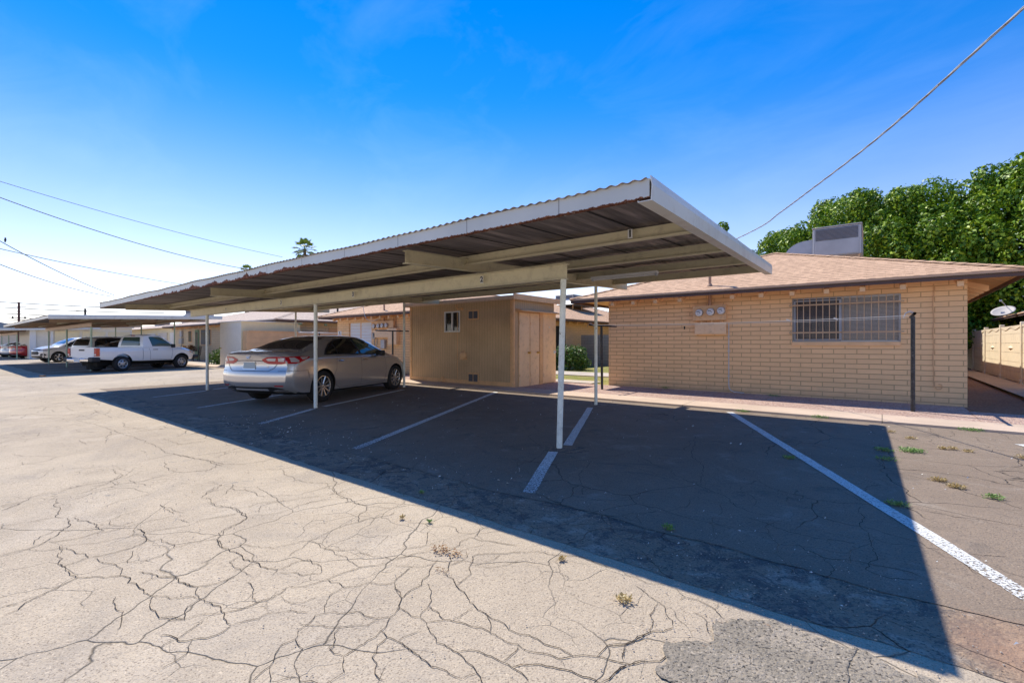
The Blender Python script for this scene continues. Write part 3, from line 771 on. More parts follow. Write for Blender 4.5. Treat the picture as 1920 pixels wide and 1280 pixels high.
for (a, b, c, d) in [(.66, 3.32, -2.13, 8.97), (-2.38, 3.24, -3.02, 4.60), (-3.06, 4.98, -4.40, 8.0), (-5.02, 3.28, -7.62, 9.0),
                     (-7.75, 3.35, -8.62, 4.72), (-8.75, 5.0, -10.0, 7.98), (-10.63, 3.4, -13.1, 9.0), (-13.55, 3.42, -14.1, 4.7), (-14.4, 5.0, -15.8, 8.0), (3.6, 3.4, 1.33, 8.35)]:
    line(a, b, c, d)
for k in range(5): line(-28.5-2.75*k, 3.4, -30.9-2.75*k, 8.9, .1, .0072)

# ------------------------------------------------------------------ carport
def rz_(y): return .0404*(y-3.21)
def make_carport(name, label, group, numbers):
    t = thing(name, label, 'carport', (-3.04, 4.81, 0), 0, group)
    # posts
    for i, (x, lean) in enumerate(((-3.04, .05), (-8.71, .0), (-14.30, -.01))):
        b = MB(); g = G(x, 4.81)
        b.tube([(x-lean*.6, 4.81, g-.02), (x+lean*.6, 4.81, 2.10)], .036, 16)
        p = b.build('post', 'post_white', t, smooth=False)
    for i, x in enumerate((-4.50, -10.50, -16.60)):
        b = MB(); g = G(x, 8.41)
        b.tube([(x, 8.41, g-.02), (x, 8.41, 2.29+.0404*(8.41-3.6))], .032, 16)
        b.build('post', 'post_white', t)
    # main I-beam carrying the front
    b = MB(); hw, fl, tw = .055, .008, .006
    prof = [(-hw, 0), (hw, 0), (hw, fl), (tw/2, fl), (tw/2, .187-fl), (hw, .187-fl), (hw, .187), (-hw, .187), (-hw, .187-fl), (-tw/2, .187-fl), (-tw/2, fl), (-hw, fl)]
    b.sweep(prof, (-15.55, 4.81, 2.100), (-2.96, 4.81, 2.100)); mb = b.build('main_beam', 'sage', t)
    # cross beams
    for x in (-4.50, -10.58, -16.85):
        b = MB(); H = .158; hw2 = .05
        pr = [(-hw2, 0), (hw2, 0), (hw2, fl), (tw/2, fl), (tw/2, H-fl), (hw2, H-fl), (hw2, H), (-hw2, H), (-hw2, H-fl), (-tw/2, H-fl), (-tw/2, fl), (-hw2, fl)]
        a = [b.bm.verts.new((x+u, 3.62, 2.290+v)) for u, v in pr]; c = [b.bm.verts.new((x+u, 9.87, 2.290+.0404*6.25+v)) for u, v in pr]
        n = len(a)
        for i in range(n): b.bm.faces.new((a[i], c[i], c[(i+1) % n], a[(i+1) % n]))
        b.bm.faces.new(a); b.bm.faces.new(c[::-1]); b.build('cross_beam', 'sage', t)
    XR = lambda y: -1.28-.047*(y-3.21)
    XL = -17.66
    # purlins (Z sections) ; the first is the fascia
    ys = [3.21, 4.68, 6.18, 7.68, 9.18]
    for i, y in enumerate(ys):
        zb = 2.340+.0404*(y-3.21) if i else 2.366; H = .135 if i else .132; f = .055; tt = .006
        b = MB()
        if i == 0:
            pr = [(0, 0), (f, 0), (f, tt), (tt, tt), (tt, H-tt), (f, H-tt), (f, H), (0, H)]
        else:
            pr = [(tt, 0), (tt, H-tt), (f, H-tt), (f, H), (0, H), (0, tt), (-f+tt, tt), (-f+tt, .018), (-f, .018), (-f, 0)]
        b.sweep(pr, (XL+.03, y, zb), (XR(y)-(.014 if i == 0 else .05), y, zb))
        b.build('fascia' if i == 0 else 'purlin', 'rust_fascia' if i == 0 else 'sage', t)
    # corrugated sheet
    b = bmesh.new(); P_ = .092; n = int((XR(3.2)-XL)/(P_/8)); yy = [3.185, 5.5, 7.6, 9.60]
    rows = []
    for dz in (0, .0025):
        for y in yy:
            row = []
            for i in range(n+1):
                x = XL + i*P_/8; fr = i/n; x2 = XL+(XR(y)-.03-XL)*fr
                sag = .006*sin(x*1.7)+.004*sin(x*4.3+1)
                row.append(b.verts.new((x2, y, 2.494+.0404*(y-3.21)+.0070*cos(2*pi*i/8)+dz+sag*(1 if dz >= 0 else 0))))
            rows.append(row)
    for k in range(3):
        for i in range(n):
            b.faces.new((rows[k][i], rows[k+1][i], rows[k+1][i+1], rows[k][i+1]))
            b.faces.new((rows[4+k][i], rows[4+k][i+1], rows[4+k+1][i+1], rows[4+k+1][i]))
    for i in range(n):
        b.faces.new((rows[0][i], rows[0][i+1], rows[4][i+1], rows[4][i])); b.faces.new((rows[3][i], rows[7][i], rows[7][i+1], rows[3][i+1]))
    me = bpy.data.meshes.new('roof_sheet'); bmesh.ops.translate(b, verts=b.verts, vec=-wpos(t)); b.to_mesh(me); b.free()
    link('roof_sheet', me, 'corr', t, True, wpos(t))
    # sheet laps: dark battens seen from below
    x = XL+.6
    while x < -1.6:
        b = MB(); y0, y1 = 3.24, 9.5
        b.prism([(x, y0, 2.4755+rz_(y0)), (x+.024, y0, 2.4755+rz_(y0)), (x+.024, y1, 2.4755+rz_(y1)), (x, y1, 2.4755+rz_(y1))], (0, 0, .004))
        b.build('sheet_lap', 'under', t); x += .75
    # end trims
    for side, mt in ((1, 'fascia_metal'), (0, 'fascia_metal')):
        b = MB()
        def X_(y): return XR(y) if side else XL
        s_ = -1 if side else 1
        for (y0, y1, dz, ex) in ((3.205, 6.55, 0, 0), (6.50, 9.66, -.004, .003)):
            z0, z1 = rz_(y0), rz_(y1); e = ex if side else -ex
            A = lambda y, z, dx: (X_(y)+dx+e, y, z+dz)
            # channel: web (with a fold), bottom lip turning in, small return
            pr = [(0, 2.514), (.0, 2.514), (0.012, 2.45), (.006, 2.338), (-.10, 2.338), (-.10, 2.352), (-.095, 2.352), (-.095, 2.344), (-.002, 2.344), (.004, 2.45), (-.008, 2.514)]
            pr = pr[1:]
            q0 = [b.bm.verts.new(A(y0, z+z0, dx*(-s_))) for dx, z in pr]; q1 = [b.bm.verts.new(A(y1, z+z1, dx*(-s_))) for dx, z in pr]
            n_ = len(pr)
            for i in range(n_): b.bm.faces.new((q0[i], q1[i], q1[(i+1) % n_], q0[(i+1) % n_]))
            b.bm.faces.new(q0); b.bm.faces.new(q1[::-1])
        b.build('end_trim', mt, t)
    # fluorescent fitting under the sheet
    if numbers:
        b = MB(); z = 2.415
        b.box(-3.98, -2.80, 7.24, 7.34, z+.035, z+.075); lf = b.build('light_fixture', 'white', t, bevel=.004)
        b = MB(); b.tube([(-3.93, 7.27, z+.018), (-2.85, 7.27, z+.018)], .014, 10); b.build('lamp_tube', 'white', lf)
        for x in (-3.97, -2.83): b = MB(); b.box(x, x+.03, 7.245, 7.30, z-.002, z+.035); b.build('lamp_holder', 'galv', lf)
        for (s_, x, y, z, hh) in numbers:
            b = MB(); b.box(x-hh*.36, x+hh*.36, y-.004, y, z-hh*.66, z+hh*.66); pl = b.build('number_plate', 'white', t)
            c = bpy.data.curves.new('numeral', 'FONT'); c.body = s_; c.size = hh*1.45; c.align_x = 'CENTER'; c.align_y = 'CENTER'; c.extrude = .001; c.offset = .003
            tmp = bpy.data.objects.new('tmp', c); COL.objects.link(tmp)
            dg = bpy.context.evaluated_depsgraph_get(); me = bpy.data.meshes.new_from_object(tmp.evaluated_get(dg)); bpy.data.objects.remove(tmp)
            me.materials.clear()
            me.transform(Matrix.Translation(Vector((x, y-.0055, z))-wpos(t)) @ Matrix.Rotation(radians(90), 4, 'X'))
            link('numeral', me, 'black', pl, False, wpos(t))
    return t
cp1 = make_carport('carport', 'long steel carport nearest the camera with numbered bays and a rusting front fascia', 'flat steel carports along the alley',
                   [('1', -2.07, 4.62, 2.475, .072), ('2', -4.28, 4.752, 2.20, .072), ('3', -7.34, 4.752, 2.20, .072), ('3', -10.0, 4.752, 2.20, .072), ('4', -12.88, 4.752, 2.20, .05)])
cp2 = make_carport('carport', 'brown beamed carport sheltering the white pickup truck', 'flat steel carports along the alley', None)
cp2.location.x -= 25.1
for ch in cp2.children:
    if ch.name.startswith('post'): ch.data.materials[0] = M['post_green']
    if ch.name.startswith(('main_beam', 'cross_beam')): ch.data.materials[0] = M['beam2'] if 'beam2' in M else M['sage']
cp3 = copy_tree(cp2); cp3.location.x = -3.04-51.3
cp3['label'] = 'farthest low carport at the left edge with silver, white and red cars beneath'

# ------------------------------------------------------------------ houses
def hip_roof(t, x0, x1, y0, y1, z, slope, mat, name='roof', th=.045, along=None):
    """eave rectangle at height z (top of shingles), hip roof; UVs in metres: u along the eave, v up the slope"""
    W, D = x1-x0, y1-y0; hw = min(W, D)/2
    if W <= D: r0, r1 = Vector(((x0+x1)/2, y0+hw, z+hw*slope)), Vector(((x0+x1)/2, y1-hw, z+hw*slope))
    else: r0, r1 = Vector((x0+hw, (y0+y1)/2, z+hw*slope)), Vector((x1-hw, (y0+y1)/2, z+hw*slope))
    A, B, C_, D_ = Vector((x0, y0, z)), Vector((x1, y0, z)), Vector((x1, y1, z)), Vector((x0, y1, z))
    if W <= D: fs = [(A, B, r0), (B, C_, r1, r0), (C_, D_, r1), (D_, A, r0, r1)]
    else: fs = [(A, B, r1, r0), (B, C_, r1), (C_, D_, r0, r1), (D_, A, r0)]
    bm = bmesh.new(); ul = bm.loops.layers.uv.new('UVMap'); sl_ = sqrt(1+slope*slope)
    for f in fs:
        fa = bm.faces.new([bm.verts.new(p) for p in f]); e = (f[1]-f[0]).normalized(); up = Vector((-e.y, e.x, 0))
        for l in fa.loops:
            d = l.vert.co-f[0]; l[ul].uv = (d.dot(e), d.dot(up)*sl_)
    # butt edge of shingles
    for a, b in ((A, B), (B, C_), (C_, D_), (D_, A)):
        dn = Vector((0, 0, -th)); fa = bm.faces.new([bm.verts.new(p) for p in (a, a+dn, b+dn, b)])
        for l in fa.loops: l[ul].uv = (0, .144)
    me = bpy.data.meshes.new(name); bmesh.ops.translate(bm, verts=bm.verts, vec=-wpos(t)); bm.to_mesh(me); bm.free()
    roof = link(name, me, mat, t, False, wpos(t))
    # hip and ridge caps
    b = MB(); lift = Vector((0, 0, .018))
    for a, c in ((A, r0), (B, r0 if W <= D else r1), (C_, r1), (D_, r1 if W <= D else r0), (r0, r1)):
        n = max(1, int((c-a).length/.2))
        for i in range(n):
            p, q = a+(c-a)*i/n, a+(c-a)*(i+1.25)/n; d = (q-p).normalized(); s_ = d.cross(Vector((0, 0, 1))).normalized()*.11
            dn = Vector((0, 0, -.032)); up = Vector((0, 0, .012))
            p0 = p+lift+up; q0 = q+lift
            b.face([p0-s_+dn, p0, q0, q0-s_+dn]); b.face([p0, p0+s_+dn, q0+s_+dn, q0])
            b.face([p0-s_+dn, p0-s_+dn-Vector((0, 0, .02)), p0-Vector((0, 0, .02)), p0]); b.face([p0, p0-Vector((0, 0, .02)), p0+s_+dn-Vector((0, 0, .02)), p0+s_+dn])
    b.build('ridge_cap', mat, roof)
    # soffit boards under the slopes
    b = MB(); dz = Vector((0, 0, -th-.012)); ins = .04
    for f in fs:
        e = (f[1]-f[0]).normalized(); up = Vector((-e.y, e.x, 0)); oh = 1.15; rise = Vector((0, 0, slope*oh))
        p, q = f[0], f[1]
        b.face([p+dz+Vector((0, 0, 0)), q+dz, q+dz+up*oh+rise-e*oh, p+dz+up*oh+rise+e*oh])
        # board joints
        for k in (1, 2, 3, 4, 5):
            o_ = k*.19
            if o_ > oh: break
            pa = p+dz+up*o_+Vector((0, 0, slope*o_-.003))+e*o_; qa = q+dz+up*o_+Vector((0, 0, slope*o_-.003))-e*o_
            b.face([pa, qa, qa+up*.012, pa+up*.012])
    b.build('soffit', 'soffit', t)
    # fascia boards
    b = MB(); fh = .075
    b.box(x0+.02, x1-.02, y0+.02, y0+.042, z-th-fh, z-th); b.box(x1-.042, x1-.02, y0+.045, y1-.045, z-th-fh, z-th)
    b.box(x0+.02, x0+.042, y0+.045, y1-.045, z-th-fh, z-th); b.box(x0+.02, x1-.02, y1-.042, y1-.02, z-th-fh, z-th)
    b.build('fascia_board', 'fascia', t)
    return roof, r0, r1
def rafters(t, pts, wall_y=None, wall_x=None, z=2.48, eave=.5, s=-1, n_big=()):
    for p in pts:
        b = MB(); dz = .085; sl_ = .326
        if wall_y is not None:
            e = wall_y - .40
            b.prism([(p-.045, wall_y, z+.0), (p-.045, wall_y, z+.10), (p-.045, e, z-.035), (p-.045, e, z-.13), (p-.045, e+.05, z-.145)], (.09, 0, 0))
        else:
            e = wall_x+.40
            b.prism([(wall_x, p-.045, z), (wall_x, p-.045, z+.10), (e, p-.045, z-.035), (e, p-.045, z-.13), (e-.05, p-.045, z-.145)], (0, .09, 0))
        b.build('rafter_tail', 'rafter', t)
def meters(t, x0, x1, y, ztop, zbot, faces, mat='trim_tan', r=.085, name='meter_box'):
    b = MB(); b.box(x0, x1, y-.12, y, zbot, ztop)
    o = b.build(name, mat, t, bevel=.006)
    for i, (fx, fz) in enumerate(faces):
        b = MB(); b.lathe([(0, -.21), (r*.8, -.208), (r, -.19), (r, -.12), (r*1.12, -.12), (r*1.12, -.115)], (fx, y, fz), 'Y', 24)
        g = b.build('meter', 'plate_white' if 'plate_white' in M else 'white', o, smooth=False)
        b = MB(); b.box(fx-r*.55, fx+r*.35, y-.2135, y-.2105, fz+r*.22, fz+r*.42); b.box(fx+r*.2, fx+r*.5, y-.2135, y-.2105, fz-r*.15, fz-r*.02)
        b.box(fx-r*.4, fx, y-.2135, y-.2105, fz-r*.45, fz-r*.36)
        b.build('dial', 'black', g)
        b = MB(); b.lathe([(r*1.02, -.185), (r*1.10, -.16), (r*1.10, -.13), (r*1.02, -.13)], (fx, y, fz), 'Y', 24); b.build('collar', 'alu', g)
    return o

HY = 12.06      # front wall line of the row of houses
# --- house at the right
h1 = thing('brick_house', 'tan painted block house at right with barred window and three round meters', 'house', (1.25, HY, G(1.25, HY)), 0, 'single storey brick houses along the alley')
x0, x1, yb = -6.05, 1.25, 30.0; zt = 2.62
b = MB(); wx0, wx1, wz0, wz1 = -1.57, .30, 1.37, 2.33; T = .2
b.box(x0, wx0, HY, HY+T, -.1, zt); b.box(wx1, x1, HY, HY+T, -.1, zt); b.box(wx0, wx1, HY, HY+T, -.1, wz0); b.box(wx0, wx1, HY, HY+T, wz1, zt)
b.box(x1-T, x1, HY+T, yb, -.1, zt); b.box(x0, x0+T, HY+T, yb, -.1, zt); b.box(x0+T, x1-T, yb-T, yb, -.1, zt)
b.build('wall', 'tan_block', h1)
roof1, r0, r1 = hip_roof(h1, -7.02, 1.98, 11.55, 31.0, 2.60, .326, 'shingle')
rafters(h1, [-5.75, -5.15, -4.55, -3.93, -2.72, -2.12, -1.52, -.90, -.30, .32, 1.12], wall_y=HY, z=2.50)
rafters(h1, [13.0+.61*i for i in range(14)], wall_x=x1, z=2.50)
# window: frame, panes with blinds, bars, sill
b = MB(); fy = HY+.06
for a, c in (((wx0, wx0+.022), (wz0, wz1)), ((wx1-.022, wx1), (wz0, wz1)), ((wx0+.022, wx1-.022), (wz0, wz0+.022)), ((wx0+.022, wx1-.022), (wz1-.022, wz1))):
    b.box(a[0], a[1], fy, fy+.05, c[0], c[1])
win = b.build('window', 'alu', h1)
xm = -.68
b = MB()
for a, c in (((wx0+.037, wx0+.062), (wz0+.037, wz1-.05)), ((xm-.03, xm+.012), (wz0+.037, wz1-.05)), ((wx0+.064, xm-.032), (wz0+.037, wz0+.06)), ((wx0+.064, xm-.032), (wz1-.075, wz1-.05))):
    b.box(a[0], a[1], fy-.012, fy+.02, c[0], c[1])
b.build('sash', 'galv', win)
b = MB(); b.box(wx0+.04, xm, fy+.03, fy+.036, wz0+.04, wz1-.04); b.box(xm+.014, wx1-.04, fy+.03, fy+.036, wz0+.04, wz1-.04)
g = NT('window_glass', .02, 0, (.9, .9, .9)); g.b.inputs['Alpha'].default_value = .22; g.b.inputs['Base Color'].default_value = (.1, .1, .12, 1); M['wglass'] = g.m
b.build('pane', 'wglass', win)
b = MB(); b.box(wx0, xm, fy+.06, fy+.075, wz0, wz1); b.build('blind', 'blinds', win)
b = MB(); b.box(xm+.003, wx1, fy+.06, fy+.075, wz0, wz1); b.build('blind', 'blinds2', win)
b = MB(); b.box(wx0, wx1, HY-.03, HY+.055, wz0-.085, wz0-.003); b.build('window_sill', 'trim_tan2' if 'trim_tan2' in M else 'rafter', win, bevel=.006)
b = MB()
for z in (wz0+.20, wz1-.16): b.box(wx0-.05, wx1+.05, HY-.055, HY-.043, z-.016, z+.016)
for i in range(15):
    x = wx0+.11+(wx1-wx0-.22)*i/14; b.box(x-.0075, x+.0075, HY-.075, HY-.058, wz0+.03, wz1+.0)
for z in (wz0+.20, wz1-.16):
    for x in (wx0-.045, wx1+.035): b.box(x, x+.012, HY-.043, HY-.001, z-.01, z+.01)
b.build('security_bars', 'bars', win)
# meters and panels
meters(h1, -3.70, -2.92, HY, 2.27, 1.90, [(-3.53, 2.09), (-3.26, 2.10), (-2.99-.03, 2.12)])
b = MB(); b.box(-3.66, -2.93, HY-.09, HY, 1.56, 1.85); pb = b.build('breaker_panel', 'trim_tan3' if 'trim_tan3' in M else 'door_tan', h1, bevel=.005)
for i in range(3):
    b = MB(); b.box(-3.635+i*.24, -3.425+i*.24, HY-.096, HY-.091, 1.585, 1.80); b.build('panel_door', 'door_tan', pb, bevel=.002)
b = MB()
for x in (-3.50, -3.26, -3.05): b.tube([(x, HY-.07, 1.85), (x, HY-.07, 1.90)], .02, 10)
b.build('conduit_stub', 'trim_tan', h1)
b = MB(); b.tube([(-3.30, HY-.07, 2.27), (-3.30, HY-.07, 3.55)], .033, 14); b.tube([(-3.30, HY-.07, 2.27), (-3.30, HY-.07, 2.31)], .045, 14)
b.tube([(-3.30, HY-.07, 3.53), (-3.27, HY-.12, 3.62), (-3.22, HY-.2, 3.6)], .045, 12)
b.tube([(-3.30, HY-.07, 2.735), (-3.30, HY-.07, 2.80)], .07, 14, r2=.036)
b.build('service_mast', 'terracotta', h1)
b = MB(); xc = -2.88; zg = G(xc, HY)
pth = [(xc, HY-.02, 1.82), (xc, HY-.02, zg+.22), (xc+.01, HY-.03, zg+.14), (xc+.05, HY-.05, zg+.08), (xc+.13, HY-.07, zg+.05), (xc+.35, HY-.09, zg+.04)]
b.tube(pth, .011, 8)
for z in (1.5, 1.15, .55): b.box(xc-.03, xc+.03, HY-.035, HY, z-.008, z+.008)
b.build('white_conduit', 'white_pipe', h1)
b = MB(); xx = .78
pth = [(xx, HY-.015, 2.47)]+[(xx+.008*sin(i*1.3)-.00*i, HY-.015, 2.47-.11*i) for i in range(1, 18)]
pth += [(xx+.01, HY-.02, .52), (xx+.05, HY-.02, .46), (xx+.10, HY-.02, .46), (xx+.125, HY-.02, .50), (xx+.11, HY-.02, .55), (xx+.07, HY-.02, .56)]
b.tube(pth, .009, 6); b.build('hanging_cable', 'tanwall', h1)
b = MB(); b.box(-3.95, -3.92, HY-.012, HY, 1.70, 1.77); b.build('hook', 'black', h1)
b = MB(); b.tube([(1.75, 17.6, 2.62), (1.75, 17.6, 2.5)], .01, 6); b.lathe([(0, -.1), (.05, -.09), (.06, -.04), (.03, 0), (0, 0)], (1.75, 17.6, 2.5), 'Z', 12); b.build('eave_lamp', 'white', h1)

# roof cooler on house 1
def cooler(label, loc, sx, sy, h, rz, group, louv=True, duct=True):
    t = thing('evaporative_cooler', label, 'rooftop cooler', loc, rz, group)
    b = MB(); b.box(-sx/2, sx/2, -sy/2, sy/2, .12, h); bd = b.build('cabinet', 'ac_grey', t, bevel=.02, local=True)
    b = MB()
    for s_ in (-1, 1):
        for s2 in (-1, 1): b.box(s_*(sx/2-.05)-.025, s_*(sx/2-.05)+.025, s2*(sy/2-.06)-.025, s2*(sy/2-.06)+.025, -.45, .12)
    b.build('stand', 'trim_tan', t, local=True)
    b = MB(); b.box(-sx/2-.02, sx/2+.02, -sy/2-.02, sy/2+.02, h, h+.03); b.build('lid', 'ac_grey', t, bevel=.008, local=True)
    # louvred band over a plain panel on each side
    b = MB(); z0 = h*.62
    for s_ in (-1, 1):
        b.box(-sx/2+.07, sx/2-.07, s_*(sy/2+.004)-.003, s_*(sy/2+.004)+.003, z0, h-.04)
        b.box(s_*(sx/2+.004)-.003, s_*(sx/2+.004)+.003, -sy/2+.07, sy/2-.07, z0, h-.04)
    lv = b.build('louvre_opening', 'ac_dark', t, local=True)
    b = MB(); n = 9
    for s_ in (-1, 1):
        for i in range(n):
            z = z0+.012+(h-.055-z0)*i/n
            b.prism([(-sx/2+.07, s_*(sy/2+.008), z), (-sx/2+.07, s_*(sy/2+.024), z+.004), (-sx/2+.07, s_*(sy/2+.008), z+.018)], (sx-.14, 0, 0))
            b.prism([(s_*(sx/2+.008), -sy/2+.07, z), (s_*(sx/2+.024), -sy/2+.07, z+.004), (s_*(sx/2+.008), -sy/2+.07, z+.018)], (0, sy-.14, 0))
    b.build('louvres', 'ac_dark2' if 'ac_dark2' in M else 'ac_grey', lv, local=True)
    b = MB()
    for s_ in (-1, 1): b.box(-sx/2+.06, sx/2-.06, s_*(sy/2+.012)-.010, s_*(sy/2+.012)+.008, .16, z0-.02)
    for s_ in (-1, 1): b.box(s_*(sx/2+.012)-.010, s_*(sx/2+.012)+.008, -sy/2+.06, sy/2-.06, .16, z0-.02)
    b.build('side_panel', 'ac_panel' if 'ac_panel' in M else 'ac_grey', t, bevel=.004, local=True)
    if duct:
        b = MB(); R = .62; w_ = .30; pts = []
        for i in range(11):
            a = i/10*pi/2; pts.append((-sx/2-.02-R*sin(a)*1.0, h*.30+.0+R*.62*(cos(a))))
        # elbow: square duct turning down to the roof
        outer = [(-sx/2-.0, h*.74)]+[(-sx/2-.15-.62*sin(i/10*pi/2), h*.22+.62*cos(i/10*pi/2)*.78) for i in range(11)]+[(-sx/2-.77, -.35)]
        inner = [(-sx/2-.25, -.35), (-sx/2-.25, h*.22), (-sx/2, h*.22)]
        b.prism([(x, -w_, z) for x, z in outer+inner], (0, 2*w_, 0)); b.build('duct', 'galv', t, local=True)
    return t
cooler('grey louvred cooler box with bent duct on the right house roof', (-1.03, 17.0, 3.76), 1.16, 1.05, .97, 0, 'rooftop coolers')

# service drop
def wirepath(pts, n=40):
    pts = [Vector(p) for p in pts]; out = []
    for i in range(len(pts)-1):
        p0, p1, p2, p3 = pts[max(i-1, 0)], pts[i], pts[i+1], pts[min(i+2, len(pts)-1)]
        for k in range(n):
            t = k/n; out.append(.5*((2*p1)+(-p0+p2)*t+(2*p0-5*p1+4*p2-p3)*t*t+(-p0+3*p1-3*p2+p3)*t**3))
    out.append(pts[-1]); return out
W1 = wirepath([(-3.22, 11.86, 3.58), (-1.87, 10.04, 3.56), (-1.37, 9.11, 3.56), (-.9, 8.2, 3.56), (.0, 6.53, 3.61), (.81, 4.97, 3.76), (2.0, 2.7, 4.0), (6, -5, 5.2)], 14)
t = thing('power_cable', 'thick twisted grey cable dropping from upper right to the right house', 'cable', (2.0, 2.7, 0))
for k in range(3):
    b = MB(); pth = []
    for i, p in enumerate(W1):
        a = i*.9+k*2*pi/3; pth.append(p+Vector((cos(a), .5*sin(a), sin(a)))*.0065)
    b.tube(pth, .006, 6); b.build('strand', 'grey_wire', t)

# --- second house (behind the shed)
h2 = thing('brick_house', 'tan block house behind the silver sedan with white shuttered window and four meters', 'house', (-13, HY, G(-13, HY)), 0, 'single storey brick houses along the alley')
b = MB(); X0, X1, YB = -19.9, -13.05, 33.0
sx0, sx1, sz0, sz1 = -18.95, -17.25, 1.05, 2.27
b.box(X0, sx0, HY, HY+T, -.1, zt); b.box(sx1, X1, HY, HY+T, -.1, zt); b.box(sx0, sx1, HY, HY+T, -.1, sz0); b.box(sx0, sx1, HY, HY+T, sz1, zt)
b.box(X1-T, X1, HY+T, YB, -.1, zt); b.box(X0, X0+T, HY+T, YB, -.1, zt)
b.build('wall', 'tan_block', h2)
hip_roof(h2, -20.75, -12.35, 11.55, 34, 2.60, .326, 'shingle')
rafters(h2, [-19.6+.58*i for i in range(10)], wall_y=HY, z=2.50)
rafters(h2, [13.6+.8*i for i in range(20)], wall_x=X1, z=2.50)
b = MB()
for a, c in ((sx0, sx0+.05), (sx1-.05, sx1), ((sx0+sx1)/2-.04, (sx0+sx1)/2+.04)): b.box(a, c, HY+.05, HY+.10, sz0, sz1)
wn = b.build('window', 'trim_tan', h2)
for a, c in ((sx0+.055, (sx0+sx1)/2-.045), ((sx0+sx1)/2+.045, sx1-.055)):
    b = MB(); n = 9
    for i in range(n):
        z = sz0+(sz1-sz0)*i/n; b.prism([(a, HY+.04, z+.003), (a, HY+.055, z+(sz1-sz0)/n-.004), (a, HY+.065, z+(sz1-sz0)/n-.004), (a, HY+.06, z+.003)], (c-a, 0, 0))
    b.build('shutter', 'white', wn)
mb = meters(h2, -17.00, -15.60, HY, 2.28, 1.98, [(-16.86, 2.08), (-16.55, 2.08), (-16.28, 2.09), (-16.0, 2.1)])
b = MB(); b.box(-16.98, -15.55, HY-.10, HY, 1.60, 1.86); b.build('breaker_panel', 'door_tan', h2, bevel=.005)
b = MB(); b.box(-15.9, -15.35, HY-.16, HY, 1.30, 1.97); b.build('breaker_panel', 'door_tan', h2, bevel=.005)
b = MB(); b.box(-16.45, -16.20, HY-.12, HY, 1.14, 1.50); b.build('disconnect_box', 'ac_grey', h2, bevel=.005)
b = MB(); b.box(-17.05, -16.9, HY-.10, HY, 1.55, 1.80); b.tube([(-17.0, HY-.03, 1.55), (-17.0, HY-.03, 1.22), (-16.85, HY-.03, 1.18), (-16.8, HY-.03, 1.55)], .015, 6); b.build('junction_box', 'ac_grey', h2)
b = MB(); b.tube([(-16.25, HY-.08, 2.28), (-16.25, HY-.08, 3.6)], .035, 10); b.tube([(-15.65, HY-.05, 1.97), (-15.65, HY-.05, 2.5)], .015, 6); b.tube([(-15.5, HY-.05, 1.97), (-15.5, HY-.05, 2.5)], .015, 6)
b.build('service_mast', 'terracotta', h2)
b = MB(); b.tube(wirepath([(-16.9, 11.4, 3.3), (-17.0, 11.5, 2.75), (-16.9, 11.6, 2.35), (-16.6, 11.8, 2.32), (-16.3, HY-.1, 2.5)], 8), .014, 6); b.build('loop_wire', 'white_pipe', h2)
# sign on the left end of its wall
t = thing('notice_sign', 'small white notice with red lower half on the house corner behind the sedan', 'sign', (-19.7, HY-.02, 1.7))
b = MB(); b.box(-19.83, -19.56, HY-.012, HY-.004, 1.60, 1.92); pn = b.build('panel', 'white', t)
b = MB(); b.box(-19.80, -19.59, HY-.0145, HY-.0125, 1.62, 1.73); b.build('red_band', 'red', pn)
b = MB(); b.box(-19.74, -19.65, HY-.0145, HY-.0125, 1.80, 1.89); b.box(-19.78, -19.61, HY-.0145, HY-.0125, 1.755, 1.775); b.build('print', 'print_blue' if 'print_blue' in M else 'black', pn)
# east side door, window, lean wall seen through the gap
b = MB(); b.box(X1-.02, X1+.03, 18.9, 21.0, .25, 2.25); b.build('screen_door', 'ac_dark3' if 'ac_dark3' in M else 'black', h2)
b = MB(); b.box(X1-.02, X1+.03, 26.2, 30.0, 1.55, 2.15); b.build('side_window', 'white', h2)
t = thing('block_wall', 'grey block garden wall seen through the gap between the houses', 'wall', (-10, 21.9, G(-10, 20)))
b = MB(); b.box(-12.6, -8.6, 21.9, 22.1, 0, 1.80); b.build('wall_face', 'grey_block', t)

# vents on house 2 and its cooler seen in the gap
cooler('low grey cooler on the roof seen through the gap left of the right house', (-15.6, 25.6, 3.75), 1.3, 1.2, .62, 0, 'rooftop coolers', duct=False)
t = thing('duct_hood', 'pale metal duct hood lying on the roof beyond the shed', 'duct', (-15.2, 25.9, 3.8))
b = MB(); b.prism([(-15.9, 24.6, 3.75), (-15.9, 25.0, 4.15), (-15.9, 26.4, 4.05), (-15.9, 27.6, 3.72)], (1.5, 0, 0)); b.build('hood', 'galv', t)

# --- third house, cream, far left
h3 = thing('brick_house', 'cream brick house with green door beyond the pickup truck', 'house', (-42, HY, G(-42, HY)), 0, 'single storey brick houses along the alley')
b = MB(); X0, X1, YB = -42.6, -25.7, 28.0
b.box(X0, X1, HY, HY+T, -.1, zt); b.box(X1-T, X1, HY+T, YB, -.1, zt); b.box(X0, X0+T, HY+T, YB, -.1, zt); b.build('wall', 'cream_block', h3)
hip_roof(h3, -43.5, -24.9, 11.55, 29, 2.66, .26, 'shingle2')
for (a, c, z0, z1, nm, mt) in ((-39.35, -38.75, 1.5, 2.25, 'window', 'bark'), (-36.9, -35.2, 1.30, 2.30, 'window', 'bark')):
    b = MB(); b.box(a-.05, c+.05, HY-.03, HY-.002, z0-.06, z1+.03); wf = b.build(nm, 'trim_tan', h3)
    b = MB(); b.box(a, c, HY-.036, HY-.031, z0, z1); b.build('pane', 'window_dark', wf)
b = MB(); b.box(-38.0, -37.3, HY-.05, HY-.002, G(-38, HY), 2.32); dr = b.build('door', 'green_trim', h3)
